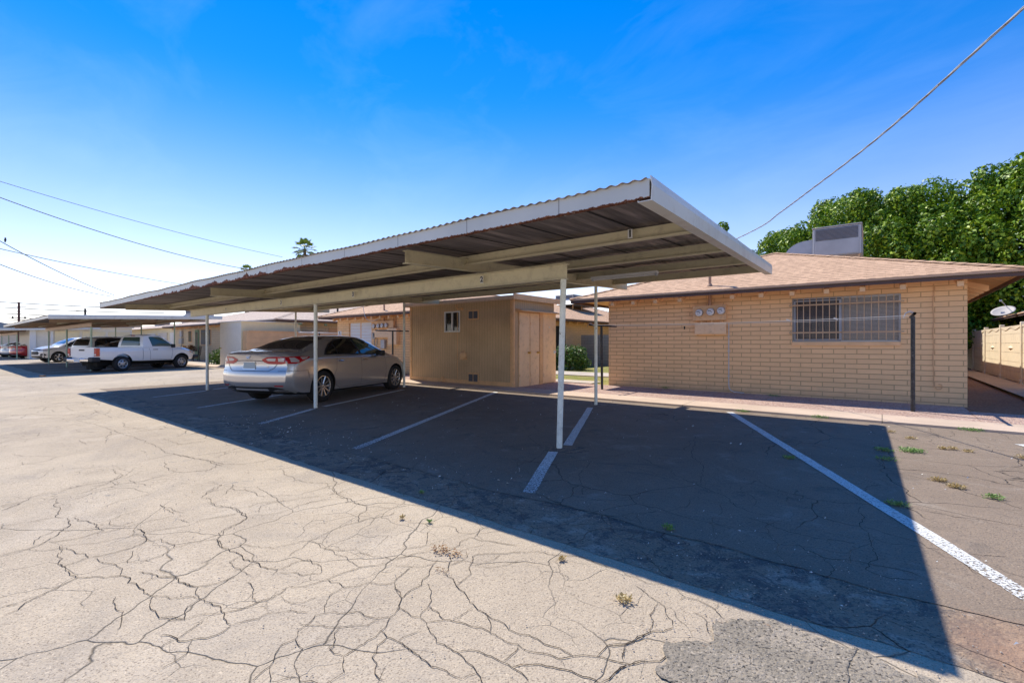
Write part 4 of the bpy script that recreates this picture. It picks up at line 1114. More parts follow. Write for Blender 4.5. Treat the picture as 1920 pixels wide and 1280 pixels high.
b = MB(); b.box(-37.88, -37.45, HY-.056, HY-.051, .9, 2.15); b.build('door_glass', 'window_dark', dr)
b = MB(); b.box(-41.0, -40.4, HY-.15, HY, 1.35, 1.75); b.box(-40.9, -40.5, HY-.12, HY, 1.85, 2.3); b.tube([(-40.7, HY-.06, 1.35), (-40.7, HY-.06, .8)], .03, 6); b.build('meter_box', 'ac_grey', h3)
b = MB(); b.box(X1, X1+.04, 15.0, 18.6, 1.35, 2.28); b.build('shutter_panel', 'tanwall', h3)
rafters(h3, [-41.6+.9*i for i in range(18)], wall_y=HY, z=2.52)
# green tips of rafters
b = MB()
for i in range(7): b.box(-24.98, -24.9, 12.8+1.5*i, 12.95+1.5*i, 2.38, 2.47)
b.build('rafter_end', 'green_trim', h3)
# vents on the pale roof
t = thing('roof_vent', 'black vent cap with bent pipe on the pale roof above the sedan', 'vent', (-27.6, 16.8, 3.5))
b = MB(); b.box(-27.9, -27.5, 16.6, 17.0, 3.7, 3.95); b.tube([(-27.7, 16.8, 3.4), (-27.7, 16.8, 3.75)], .06, 8); b.build('cap', 'plastic', t)
b = MB(); b.tube([(-26.9, 18.2, 3.2), (-26.9, 18.2, 3.9), (-27.1, 18.1, 4.15)], .05, 8); b.build('pipe', 'plastic', t)

# --- shed
sh = thing('storage_shed', 'brown grooved plywood shed with small window and tan double doors', 'shed', (-7.85, 9.97, G(-7.85, 9.97)))
sx0, sx1, sy0, sy1 = -12.15, -7.85, 9.98, 12.0; sz = 2.56; g0 = G(-8, 10)-.05
b = MB(); vx0, vx1, vz0, vz1 = -10.52, -9.86, 1.68, 2.31
b.box(sx0, vx0, sy0, sy0+.1, g0, sz); b.box(vx1, sx1, sy0, sy0+.1, g0, sz); b.box(vx0, vx1, sy0, sy0+.1, g0, vz0); b.box(vx0, vx1, sy0, sy0+.1, vz1, sz)
b.box(sx0, sx0+.1, sy0+.1, sy1, g0, sz); b.box(sx0+.1, sx1, sy1-.1, sy1, g0, sz); b.box(sx1-.1, sx1, sy0+.1, sy1-.1, g0, sz)
b.build('wall', 'siding', sh)
b = MB(); b.box(sx0-.14, sx1+.13, sy0-.14, sy1+.14, sz, sz+.03); b.build('roof', 'pale_panel', sh)
b = MB()
b.box(sx0-.14, sx1+.13, sy0-.16, sy0-.141, sz-.035, sz+.075); b.box(sx1+.131, sx1+.15, sy0-.16, sy1+.16, sz-.035, sz+.12); b.box(sx0-.16, sx0-.141, sy0-.16, sy1+.16, sz-.035, sz+.12)
b.build('roof_trim', 'trim_tan', sh)
b = MB()
for (a, c) in ((sx1-.09, sx1-.0), (sx0, sx0+.09)): b.box(a, c, sy0-.018, sy0-.001, g0, sz-.04)
b.box(sx0+.09, sx1-.09, sy0-.014, sy0-.001, g0, g0+.20); b.box(sx1+.001, sx1+.018, sy0, sy0+.07, g0, sz-.03)
for x in (-9.98,): b.box(x, x+.02, sy0-.006, sy0-.001, g0+.2, sz-.04)
b.build('corner_trim', 'trim_tan', sh)
b = MB(); fw = .04
b.box(vx0, vx1, sy0-.02, sy0+.02, vz0, vz0+fw); b.box(vx0, vx1, sy0-.02, sy0+.02, vz1-fw, vz1); b.box(vx0, vx0+fw, sy0-.02, sy0+.02, vz0+fw, vz1-fw); b.box(vx1-fw, vx1, sy0-.02, sy0+.02, vz0+fw, vz1-fw)
xc = (vx0+vx1)/2; b.box(xc-.025, xc+.025, sy0-.018, sy0+.02, vz0+fw, vz1-fw)
wn = b.build('window', 'white', sh)
b = MB(); b.box(vx0+fw, vx1-fw, sy0+.025, sy0+.03, vz0+fw, vz1-fw); b.build('pane', 'window_dark', wn)
for (x, z) in ((-9.32, 2.17), (-9.32, .34)):
    b = MB(); b.box(x-.21, x+.21, sy0-.012, sy0-.001, z-.14, z+.14); vt = b.build('wall_vent', 'trim_tan', sh)
    b = MB()
    for s_ in (-1, 1): b.box(x+s_*.095-.082, x+s_*.095+.082, sy0-.016, sy0-.013, z-.105, z+.105)
    b.build('vent_screen', 'ac_dark', vt)
b = MB(); b.lathe([(.13, 0), (.12, -.05), (.07, -.09), (0, -.1)], (-9.72, sy0, .98), 'Y', 14); b.box(-9.86, -9.58, sy0-.02, sy0-.001, .86, .9); b.build('round_vent', 'trim_tan', sh)
b = MB(); b.tube([(-10.02, sy0-.03, sz-.06), (-10.0, sy0-.03, 2.42), (-9.93, sy0-.03, 2.36), (-9.78, sy0-.03, 2.36)], .012, 6); b.lathe([(.035, 0), (.03, -.06), (0, -.065)], (-9.76, sy0, 2.36), 'Y', 12); b.build('hose_bib', 'trim_tan', sh)
b = MB(); b.tube([(-10.62, sy0-.03, g0+.1), (-10.62, sy0-.01, g0+.25)], .05, 8); b.build('pipe_stub', 'trim_tan', sh)
b = MB(); b.tube([(-11.2, sy0-.004, 1.42), (-11.14, sy0-.004, 1.50)], .004, 4); b.build('scratch', 'white', sh)
# doors on the side face
for i, (ya, yb_, knob) in enumerate(((10.22, 10.70, 10.64), (10.73, 11.18, 11.08))):
    b = MB(); b.box(sx1+.002, sx1+.032, ya, yb_, g0+.07, 2.20); d = b.build('door', 'door_tan', sh, bevel=.003)
    b = MB(); b.lathe([(.035, 0), (.035, .008), (.015, .01), (.015, .04), (.032, .05), (.032, .075), (0, .085)], (sx1+.032, knob, 1.08), 'X', 14); b.build('handle', 'brass', d)
    for z in (.45, 1.9): b = MB(); b.box(sx1+.032, sx1+.038, ya+.01, ya+.03, z-.04, z+.04); b.build('hinge', 'trim_tan', d)
b = MB(); b.box(sx1+.002, sx1+.055, 11.34, 12.02, g0+.10, 2.22); d = b.build('door', 'door_tan', sh, bevel=.003)
b = MB(); b.box(sx1+.056, sx1+.062, 11.90, 11.99, 1.03, 1.12); b.lathe([(.02, 0), (.02, .05), (0, .055)], (sx1+.06, 11.94, 1.08), 'X', 10); b.build('handle', 'white', d)
b = MB(); b.lathe([(.02, 0), (.02, .01), (0, .012)], (sx1+.056, 11.66, 1.82), 'X', 8); b.build('peephole', 'white', d)
b = MB(); b.box(sx1+.001, sx1+.05, 11.19, 11.33, g0, 2.22); b.box(sx1+.001, sx1+.02, 10.705, 10.725, g0+.1, 2.2); b.build('door_post', 'trim_tan', sh)
b = MB(); b.prism([(sx1+.001, 10.08, 2.30), (sx1+.24, 10.08, 2.245), (sx1+.24, 10.08, 2.225), (sx1+.001, 10.08, 2.22)], (0, 1.95, 0)); b.build('door_canopy', 'trim_tan', sh)

# asphalt collars round the post feet
def collar(x, y, r, seed):
    g = random.Random(seed); pts = []
    for i in range(26):
        a = 2*pi*i/26; q = r*(1+.16*sin(2*a+seed)+g.uniform(-.06, .06)); pts.append((x+q*1.25*cos(a), y+q*sin(a)))
    o = poly_sheet('post_footing', pts, .0062, 'lot_edge'); return o
for i, (x, y) in enumerate(((-3.04, 4.81), (-8.71, 4.81), (-14.3, 4.81), (-4.5, 8.41), (-10.5, 8.41))): collar(x+.08, y-.02, .17 if i else .20, i)

# ------------------------------------------------------------------ precast wall at the right
t = thing('precast_wall', 'cream precast panel wall with diamond reliefs at the far right', 'wall', (3.1, 19.8, .2))
py = [16.7+3.05*i for i in range(9)]
for i, y in enumerate(py):
    b = MB(); g = .15; b.box(3.05, 3.17, y-.075, y+.075, g, 1.97); b.box(3.02, 3.20, y-.12, y+.12, g, g+.14); b.build('pier', 'precast', t, bevel=.012)
for y0, y1 in zip(py, py[1:]):
    b = MB(); a, c = y0+.076, y1-.076; n = 6; H = 1.78
    for k in range(n-1): b.box(3.08+.002*(k % 2), 3.13, a, c, .2+k*H/n*.97+.004, .2+(k+1)*H/n*.97-.004)
    # top plank with scalloped lower relief
    z0 = .2+(n-1)*H/n*.97; pts = []
    b.box(3.085, 3.13, a, c, z0+.004, 1.88)
    m_ = 18; low = [(3.07, a+(c-a)*k/m_, 1.80-.035*cos(4*pi*k/m_+pi)) for k in range(m_+1)]
    b.prism([(3.066, a, 1.885)]+low+[(3.066, c, 1.885)], (.02, 0, 0))
    b.build('panel', 'precast', t)
    ym = (a+c)/2; zc = 1.20
    b = MB(); tip = (3.035, ym, zc)
    q = [(3.079, ym-.42, zc), (3.079, ym, zc+.075), (3.079, ym+.42, zc), (3.079, ym, zc-.075)]
    for i in range(4): b.face([q[i], q[(i+1) % 4], tip])
    b.build('diamond_relief', 'precast', t)
_pw = [o for o in COL.objects if o.name.startswith('precast_wall')][0]; _pw.location.x += .1
# ------------------------------------------------------------------ neighbour house beyond the wall
h4 = thing('brick_house', 'low neighbouring house whose roof edge shows above the cream wall', 'house', (3.7, 20, 0), 0, 'single storey brick houses along the alley')
b = MB(); b.box(4.6, 12, 20.5, 36, 0, 2.1); b.build('wall', 'tan_block', h4)
hip_roof(h4, 3.75, 13, 19.6, 37, 2.42, .22, 'shingle')
t = thing('satellite_dish', 'round grey satellite dish tilted on a bent mast above the cream wall', 'dish', (3.6, 24.2, 2.1))
dc = Vector((3.42, 24.2, 2.56)); nrm = Vector((-.30, -.50, .78)).normalized(); u = nrm.cross(Vector((0, 0, 1))).normalized(); v = nrm.cross(u)
bm = MB(); rings = []
for dz in (0, -.012):
    for k in range(7):
        r = k/6; rings.append([bm.bm.verts.new(dc+nrm*(.06*r*r-.1+dz)+u*cos(2*pi*i/32)*r*.33+v*sin(2*pi*i/32)*r*.30) if k else bm.bm.verts.new(dc+nrm*(-.1+dz)+u*cos(2*pi*i/32)*.003+v*sin(2*pi*i/32)*.003) for i in range(32)])
for a, c in list(zip(rings[:6], rings[1:7]))+list(zip(rings[7:13], rings[8:14]))+[(rings[6], rings[13])]:
    for i in range(32): bm.bm.faces.new((a[i], a[(i+1) % 32], c[(i+1) % 32], c[i]))
bm.build('reflector', 'dish_grey', t, smooth=True)
b = MB(); b.tube([dc-nrm*.1, dc-nrm*.2, (3.55, 24.25, 2.32), (3.95, 24.4, 2.45)], .022, 8); b.box(dc.x-.05, dc.x+.05, dc.y-.03, dc.y+.05, dc.z-.17, dc.z-.08); b.tube([(3.55, 24.25, 2.32), (3.9, 23.9, 2.46)], .012, 6)
b.build('mast', 'galv', t)
b = MB(); b.tube([dc-nrm*.1-v*.3, dc+nrm*.32-v*.12], .01, 6); b.obox(dc+nrm*.33-v*.1, .03, .04, .03); b.build('feed_arm', 'galv', t)

# ------------------------------------------------------------------ clothes line poles
def tpole(label, x, y, bx, mat, htop=1.80, group='clothes line T posts', lean=0):
    t = thing('clothes_post', label, 'clothes post', (x, y, G(x, y)), 0, group)
    g = G(x, y)-.02
    b = MB(); b.tube([(x+lean, y, g), (x, y, htop-.02)], .032, 12); b.build('post', mat[0], t)
    b = MB(); b.tube([(x, y+bx[0], htop), (x, y+bx[1], htop)], .024, 12, cap=False); b.tube([(x, y+bx[1], htop), (x, y+bx[0], htop)], .0215, 12, cap=False)
    b.build('crossbar', mat[1], t)
    b = MB()
    for yy in (y+bx[0]+.12, y+bx[0]*.3): b.tube([(x, yy, htop+.02), (x-.05, yy, htop+.05), (x-.11, yy, htop+.02), (x-.13, yy, htop-.05)], .006, 5)
    b.build('hook', 'galv', t)
    return t
tpole('dark T post at the left corner of the right house', -5.70, 10.95, (-.62, .85), ('black_iron', 'black_iron'), lean=.02)
tpole('black post standing in gravel in front of the barred window house', .43, 10.80, (-.55, .80), ('black_iron', 'black_iron'), 1.83)
tpole('dark T post in front of the meters behind the sedan', -14.4, 11.0, (-.75, .75), ('black_iron', 'black_iron'), 1.82)
tpole('pale T post beside the tan board wall behind the sedan roof', -19.6, 11.0, (-.95, .85), ('black_iron', 'white_pipe'), 1.82)
def rope(name, label, a, c, sag, r=.0035, knots=(), n=24, mat='rope', group=None):
    t = None; a = Vector(a); c = Vector(c); b = MB()
    pth = [a+(c-a)*i/n-Vector((0, 0, sag*4*(i/n)*(1-i/n))) for i in range(n+1)]
    b.tube(pth, r, 6)
    o = b.build(name, mat)
    for k in knots:
        i = int(k*n); p = pth[i]
    return tag(o, label, 'clothes line' if name == 'clothes_line' else 'cable', group)
rope('clothes_line', 'white line strung across the right house in front of its meters', (-5.70, 10.45, 1.80), (.36, 10.35, 1.80), .035, .0042, group='clothes lines')
rope('clothes_line', 'thinner white line strung just behind across the right house window', (-5.70, 11.5, 1.80), (.36, 11.25, 1.80), .02, .003, group='clothes lines')
rope('clothes_line', 'white line between the two T posts behind the silver sedan', (-19.55, 10.6, 1.82), (-14.45, 10.6, 1.82), .05, .005, group='clothes lines')
b = MB()
for x in (-1.42, -.66): b.obox((x, 10.42, 1.785), .035, .006, .012, 0, .4)
tag(b.build('clothes_peg', 'rope'), 'two small pegs left on the line before the barred window', 'clothes peg')

# ------------------------------------------------------------------ distant wires and poles
def wire(label, pts, r, n=10):
    b = MB(); b.tube(wirepath(pts, n), r*2.0, 5); return tag(b.build('power_line', 'wire'), label, 'power line', 'overhead wires at the left')
C_, S_ = cos(.6688), sin(.6688)
def D(r, d, z): return (-S_*d+r*C_, C_*d+r*S_, z)    # right, forward, height -> world
# each span: (right/forward, height) at its depth
def span(label, a, c, sag, r):
    A = Vector(D(*a)); B = Vector(D(*c)); pts = [A+(B-A)*t-Vector((0, 0, sag*4*t*(1-t))) for t in (-.3, 0, .25, .5, .75, 1)]
    wire(label, pts, r)
span('topmost thin wire running down to the palm', (-27.4, 25, 10.02), (-21.6, 44, 9.5), .25, .008)
span('thick dark wire sagging toward the carport fascia below the topmost wire', (-23, 21, 7.9), (-19.6, 36, 6.95), .4, .010)
span('steep wire with the small bird, crossing another near the left edge', (-23, 21, 5.95), (-25.5, 30, 4.45), .16, .009)
span('flatter wire crossing under the bird wire', (-23.0, 21, 5.6), (-23.2, 34, 5.55), .12, .008)
span('lowest dark wire reaching the left end of the near carport', (-23.0, 21, 4.9), (-27.2, 32, 4.55), .2, .009)
UX, UD = -73.8, 70
pole = thing('utility_pole', 'dark reddish wooden utility pole at the far left skyline', 'utility pole', D(UX, UD, 0), 0, 'distant utility poles')
px, pyy, _ = D(UX, UD, 0)
b = MB(); b.tube([(px, pyy, 0), (px, pyy, 7.6)], .17, 10, r2=.13); b.build('pole', 'pole_wood', pole)
b = MB(); b.tube([(px-.3, pyy-.75, 6.9), (px+.3, pyy+.75, 6.9)], .05, 6); b.tube([(px-.3, pyy-.85, 6.2), (px+.3, pyy+.85, 6.2)], .05, 6); b.build('crossarm', 'pole_wood', pole)
b = MB()
for s_ in (-1, 1): b.lathe([(0, -.2), (.10, -.2), (.10, .15), (0, .2)], (px+s_*.2, pyy+s_*.62, 5.3), 'Z', 10)
b.build('transformer', 'plastic', pole)
pole2 = thing('utility_pole', 'thin grey pole beyond the roof of the second carport', 'utility pole', D(-73, 80, 0), 0, 'distant utility poles')
qx, qy, _ = D(-73, 80, 0)
b = MB(); b.tube([(qx, qy, 0), (qx, qy, 7.4)], .15, 8); b.build('pole', 'plastic', pole2)
b = MB(); b.tube([(qx-.9, qy-1.0, 6.9), (qx+.9, qy+1.0, 6.9)], .06, 6); b.build('crossarm', 'plastic', pole2)
for i, (za, zc, zd) in enumerate(((7.9, 7.2, 6.2), (7.05, 6.4, 5.5), (6.1, 5.5, 4.7), (5.4, 4.95, 4.4), (5.1, 4.6, 4.1))):
    span(['highest', 'second highest', 'middle', 'second lowest', 'lowest'][i]+' of the five faint wires on the far reddish pole', (-84, 70, za+.25), (-58, 78, zd+1.0), .25, .030)
# bird
bp = Vector(D(-22.75, 21, 5.915))
t = thing('bird', 'tiny dark bird perched on a wire at the left', 'bird', bp)
bpy.context.view_layer.update()
b = bmesh.new()
bmesh.ops.create_uvsphere(b, u_segments=14, v_segments=10, radius=1, matrix=Matrix.Translation((0, 0, .075)) @ Matrix.Rotation(.6, 4, 'Y') @ Matrix.Diagonal((.05, .04, .085, 1)))
bmesh.ops.create_uvsphere(b, u_segments=12, v_segments=8, radius=.032, matrix=Matrix.Translation((.05, 0, .15)))
bmesh.ops.create_cone(b, segments=6, radius1=.01, radius2=.001, depth=.03, cap_ends=True, matrix=Matrix.Translation((.09, 0, .15)) @ Matrix.Rotation(pi/2, 4, 'Y'))
bmesh.ops.create_cone(b, segments=6, radius1=.022, radius2=.012, depth=.12, cap_ends=True, matrix=Matrix.Translation((-.07, 0, .03)) @ Matrix.Rotation(.9, 4, 'Y'))
for s_ in (-1, 1): bmesh.ops.create_cone(b, segments=5, radius1=.004, radius2=.004, depth=.04, matrix=Matrix.Translation((0, s_*.012, .005)))
me = bpy.data.meshes.new('body'); b.to_mesh(me); b.free(); link('body', me, 'wire', t, True)

# far blue roofed building, white block garages, far cream range
t = thing('far_building', 'long low building with blue grey roof at the far left', 'building', D(-92, 80, 0))
X, Y, _ = D(-92, 80, 0)
b = MB(); b.box(X-14, X+6, Y-4, Y+8, 0, 3.4); b.build('wall', 'cream_dark', t)
b = MB(); b.prism([(X-15, Y-5, 3.4), (X-15, Y+2, 5.1), (X-15, Y+9, 3.4)], (22, 0, 0)); b.build('roof', 'bluegrey', t)
t = thing('garage_block', 'white rendered garage wall beside the small white crossover', 'garage', (-53.2, 6, .1))
b = MB(); b.box(-60, -53.3, 5.45, 11.9, 0, 2.75); b.build('wall', 'pale_panel', t)
b = MB(); b.box(-53.28, -53.15, 5.4, 5.75, 0, 2.75); b.box(-53.28, -53.2, 6.6, 6.75, 0, 2.75); b.build('column', 'white', t)
for k in range(3):
    b = MB(); b.box(-53.29, -53.22, 6.85+k*1.7, 8.35+k*1.7, .2, 2.4); d = b.build('door', 'cream', t)
b = MB(); b.box(-60.2, -53.0, 5.3, 12, 2.751, 2.9); b.build('roof', 'pale_panel', t)
t = thing('garage_row', 'long cream garage row behind the pickup and the second carport', 'garage', (-48, 13, .1))
b = MB(); b.box(-74, -43.8, 13.2, 19, 0, 2.72); b.build('wall', 'cream', t)
b = MB(); b.prism([(-74.4, 12.8, 2.72), (-74.4, 16, 3.35), (-74.4, 19.5, 2.72)], (30.9, 0, 0)); b.build('roof', 'shingle2', t)
for k in range(9):
    b = MB(); b.box(-73+3.2*k, -70.6+3.2*k, 13.14, 13.19, .15, 2.3); b.build('door', 'cream_dark' if k % 2 else 'greyshed', t)
cooler('grey cooler box with round duct above the second carport roof', (-47.5, 15.4, 3.2), 1.6, 1.4, 1.35, .5, 'rooftop coolers')
cooler('small square cooler farther left on the distant garage roof', (-58.5, 15.6, 3.0), 1.0, 1.0, 1.15, .2, 'rooftop coolers', duct=False)
# pale box shed & tan board wall
t = thing('storage_shed', 'plain pale grey box shed beside the cream wall behind the sedan', 'shed', (-25.2, 9.95, .1))
b = MB(); b.box(-27.85, -25.2, 9.98, 13.0, 0, 2.46); b.build('wall', 'greyshed', t)
b = MB(); b.box(-25.199, -25.17, 9.98, 13.0, 0, 2.46); b.build('side_panel', 'cream', t)
b = MB(); b.box(-27.95, -25.1, 9.9, 13.1, 2.461, 2.50); b.build('roof', 'white', t)
b = MB(); b.lathe([(.035, 0), (.03, -.05), (0, -.06)], (-27.7, 9.98, 1.1), 'Y', 10); b.build('handle', 'brass', t)
t = thing('board_wall', 'tan horizontal board wall behind the sedan boot', 'wall', (-24.7, 10, .1))
b = MB()
for k in range(6): b.box(-24.72+.003*(k % 2), -24.62, 10.15, 15.2, .1+k*.31, .1+(k+1)*.31-.008)
b.build('boards', 'tanwall', t)
b = MB(); b.box(-25.05, -24.60, 10.0, 10.14, .05, 1.98); b.box(-24.75, -24.58, 10.15, 15.25, 1.96, 2.0); b.build('end_post', 'tanwall', t)
# patio table set and bushes by the cream house
t = thing('patio_table', 'small wrought iron table with red flowers by the green door', 'table', (-36.4, 11.2, .15))
b = MB(); b.lathe([(0, 0), (.45, 0), (.45, .03), (0, .03)], (-36.4, 11.2, .85), 'Z', 20)
b.build('table_top', 'plastic', t)
for k in range(4):
    a = k*pi/2+.4; b = MB(); b.tube([(-36.4+.1*cos(a), 11.2+.1*sin(a), .85), (-36.4+.3*cos(a), 11.2+.3*sin(a), .15)], .015, 5); b.build('leg', 'plastic', t)
t = thing('patio_chair', 'black wrought iron chair right of the flower table', 'chair', (-35.4, 11.2, .15))
b = MB(); b.box(-35.65, -35.15, 11.0, 11.45, .60, .63); b.build('seat', 'plastic', t)
b = MB()
for k in range(5): b.tube([(-35.62+.115*k, 11.43, .6), (-35.6+.11*k, 11.5, 1.15)], .012, 4)
b.tube([(-35.62, 11.43, .6), (-35.62, 11.5, 1.15), (-35.4, 11.5, 1.22), (-35.16, 11.5, 1.15), (-35.16, 11.43, .6)], .015, 5); b.build('backrest', 'plastic', t)
for (x, y) in ((-35.6, 11.05), (-35.2, 11.05), (-35.6, 11.4), (-35.2, 11.4)):
    b = MB(); b.tube([(x, y, .6), (x, y, .16)], .014, 5); b.build('leg', 'plastic', t)

# ------------------------------------------------------------------ vegetation
def leaf_mesh(name, centers, normals, size, seed, jitter=.9, aspect=.5):
    """many small folded leaves (2 tris each)"""
    g = np.random.default_rng(seed); n = len(centers)
    nr = normals + g.normal(0, jitter, (n, 3)); nr /= np.linalg.norm(nr, axis=1, keepdims=True)+1e-9
    t = np.cross(nr, g.normal(0, 1, (n, 3))); t /= np.linalg.norm(t, axis=1, keepdims=True)+1e-9
    b = np.cross(nr, t); s = size*(.45+1.1*g.random((n, 1)))
    v = np.empty((n, 4, 3)); v[:, 0] = centers-t*s*.5; v[:, 1] = centers+b*s*aspect*.5+nr*s*.06; v[:, 2] = centers+t*s*.5-nr*s*.12; v[:, 3] = centers-b*s*aspect*.5+nr*s*.06
    me = bpy.data.meshes.new(name); me.vertices.add(n*4); me.vertices.foreach_set('co', v.reshape(-1).astype(np.float32))
    me.loops.add(n*4); me.loops.foreach_set('vertex_index', np.arange(n*4, dtype=np.int32))
    me.polygons.add(n); me.polygons.foreach_set('loop_start', np.arange(0, n*4, 4, dtype=np.int32)); me.polygons.foreach_set('loop_total', np.full(n, 4, dtype=np.int32))
    me.update(); me.validate(); return me
def crown_points(seed, lobes, per, rad):
    """lobes: list of (center, radius) -> points on noisy lobe shells"""
    g = np.random.default_rng(seed); C, N = [], []
    for (c, r) in lobes:
        k = int(per*r*r); d = g.normal(0, 1, (k, 3)); d /= np.linalg.norm(d, axis=1, keepdims=True)
        # small sub-clumps on each lobe
        cl = g.normal(0, 1, (14, 3)); cl /= np.linalg.norm(cl, axis=1, keepdims=True)
        near = (d @ cl.T).max(axis=1)
        rr = r*(.74+.30*np.clip((near-.68)/.32, 0, 1)**.7 + g.normal(0, .05, k) + np.where(g.random(k) < .06, g.random(k)*.20, 0))
        p = np.array(c)+d*rr[:, None]
        C.append(p); N.append(d*.8+np.array([0, 0, .5]))
    return np.concatenate(C), np.concatenate(N)
def ficus_variant(seed, W, H, z0):
    g = random.Random(seed); lobes = []; cs = []
    def prof(h): return (sin(pi*min(1, .16+.84*h)*.92+.12))**.55
    tries = 0
    while len(cs) < 46 and tries < 4000:
        tries += 1
        a = g.uniform(0, 2*pi); h = g.random()**.8; q = W*prof(h)*g.uniform(.80, 1.06)
        c = Vector((q*cos(a), q*sin(a), z0+(H-z0)*h*.93)); r = g.uniform(.72, 1.18)*(1.05-.25*h)
        if all((c-d).length > (r+e)*.80 for d, e in cs): cs.append((c, r))
    for i in range(7):
        c = Vector((g.uniform(-1, 1)*W*.45, g.uniform(-1, 1)*W*.45, H-g.uniform(.1, .8))); cs.append((c, g.uniform(.6, .95)))
    for c, r in cs:
        lobes.append((tuple(c), r))
        for k in range(5):      # twig ends breaking the outline of the clump
            d = Vector((g.gauss(0, 1), g.gauss(0, 1), g.gauss(.35, .8))).normalized(); lobes.append((tuple(c+d*r*g.uniform(.72, .98)), r*g.uniform(.22, .42)))
    core = []
    for i in range(60):
        a = g.uniform(0, 2*pi); h = g.random(); q = W*prof(h)*.62*g.random()**.5; core.append(((q*cos(a), q*sin(a), z0+(H-z0)*h*.85), g.uniform(.6, 1.1)))
    C, N = crown_points(seed, lobes, 950, 1); C2, N2 = crown_points(seed+1, core, 150, 1)
    C = np.concatenate([C, C2]); N = np.concatenate([N, N2])
    return leaf_mesh('crown', C, N, .15, seed, .55, .55)
FV = [ficus_variant(11, 3.4, 8.6, 1.6), ficus_variant(23, 3.1, 8.2, 1.6), ficus_variant(37, 3.7, 8.9, 1.8)]
for mme in FV: mme.materials.append(M['leaf'])
def trunk_mesh(H, seed, r=.22):
    g = random.Random(seed); b = MB(); b.tube([(0, 0, -.1), (.05, .03, H*.3), (-.05, .08, H*.55), (.05, 0, H*.85)], r, 10, r2=r*.35)
    for k in range(7):
        a = g.uniform(0, 2*pi); z = H*(.25+.07*k); L = g.uniform(1.2, 2.4)
        b.tube([(0, 0, z), (L*.5*cos(a), L*.5*sin(a), z+L*.45), (L*cos(a), L*sin(a), z+L*.9)], r*.4, 6, r2=r*.1)
    bmesh.ops.recalc_face_normals(b.bm, faces=b.bm.faces); me = bpy.data.meshes.new('trunk'); b.bm.to_mesh(me); b.bm.free(); me.materials.append(M['bark']); return me
TM = trunk_mesh(7, 5)
def tree(label, x, y, sx, sz, rot, v):
    t = thing('ficus_tree', label, 'tree', (x, y, .1), rot, 'dense ficus trees behind the houses'); t.scale = (sx, sx, sz*.955)
    for nm, me in (('trunk', TM), ('crown', FV[v])):
        o = bpy.data.objects.new(nm, me); COL.objects.link(o); o.parent = t
TREES = [
 ('leftmost ficus crown of the row, lowest, just right of the carport corner', -7.9, 33.5, .86, .88, .3, 0),
 ('second ficus from the left, above the cooler duct', -4.2, 32.6, .88, 1.0, 1.9, 1),
 ('third ficus from the left, directly behind the cooler box', -1.4, 31.8, .92, 1.06, 3.1, 2),
 ('fourth ficus from the left in the row behind the right house', 1.4, 31.5, .98, 1.08, 4.4, 0),
 ('fifth ficus from the left, with the tall shoulder at the right', 4.6, 31.2, 1.05, 1.16, 5.2, 1),
 ('tallest ficus, crown reaching highest at the right edge', 8.0, 30.0, 1.1, 1.22, .9, 2),
 ('last ficus of the row, cut by the right edge of the photo', 12.0, 29.5, 1.15, 1.15, 2.6, 0),
 ('ficus seen low behind the satellite dish', 1.9, 41.5, 1.0, 1.0, 3.8, 2),
 ('ficus seen in the gap left of the right house above its eave', -12.5, 40, .9, .74, 1.2, 1),
]
for a in TREES: tree(*a)
def bush(label, x, y, z, rx, rz_, mat, n=2600, seed=1, size=.09, name='bush', cat='bush', group='bushes beside the houses'):
    g = np.random.default_rng(seed); lob = []
    for i in range(26):
        a = g.uniform(0, 2*pi); q = g.random()**.5; h = g.random()
        lob.append(((q*rx*cos(a)*(1.05-.3*h), q*rx*sin(a)*(1.05-.3*h), rz_*h), rx*g.uniform(.22, .4)))
    C, N = crown_points(seed, lob, n/26/(rx*.31)**2, 1)
    C[:, 2] = np.maximum(C[:, 2], .02)
    me = leaf_mesh('foliage', C, N, size, seed, .9, .5)
    t = thing(name, label, cat, (x, y, z), 0, group)
    link('foliage', me, mat, t)
    b = MB()
    for k in range(6): a = k; b.tube([(0, 0, -.02), (rx*.3*cos(a), rx*.3*sin(a), rz_*.5), (rx*.6*cos(a), rx*.6*sin(a), rz_*.85)], .02, 5)
    b.build('stem', 'bark', t, local=True)
    return t
bush('bright green rounded bush beyond the shed doors', -10.9, 17.9, .2, .85, 1.0, 'bush_leaf', 5000, 3)
bush('yellow green shrub beside the dark T post at the house corner', -8.4, 20.2, .2, .5, 1.25, 'weed', 2500, 4)
bush('dark green bush beside the pale grey box shed', -29.6, 11.2, .15, .95, 1.25, 'bush_leaf', 3200, 5, .12)
bush('flowers on the patio table', -36.4, 11.2, .88, .42, .3, 'red_flower' if 'red_flower' in M else 'deadleaf', 500, 6, .12, 'flower_pot', 'flowers', None)
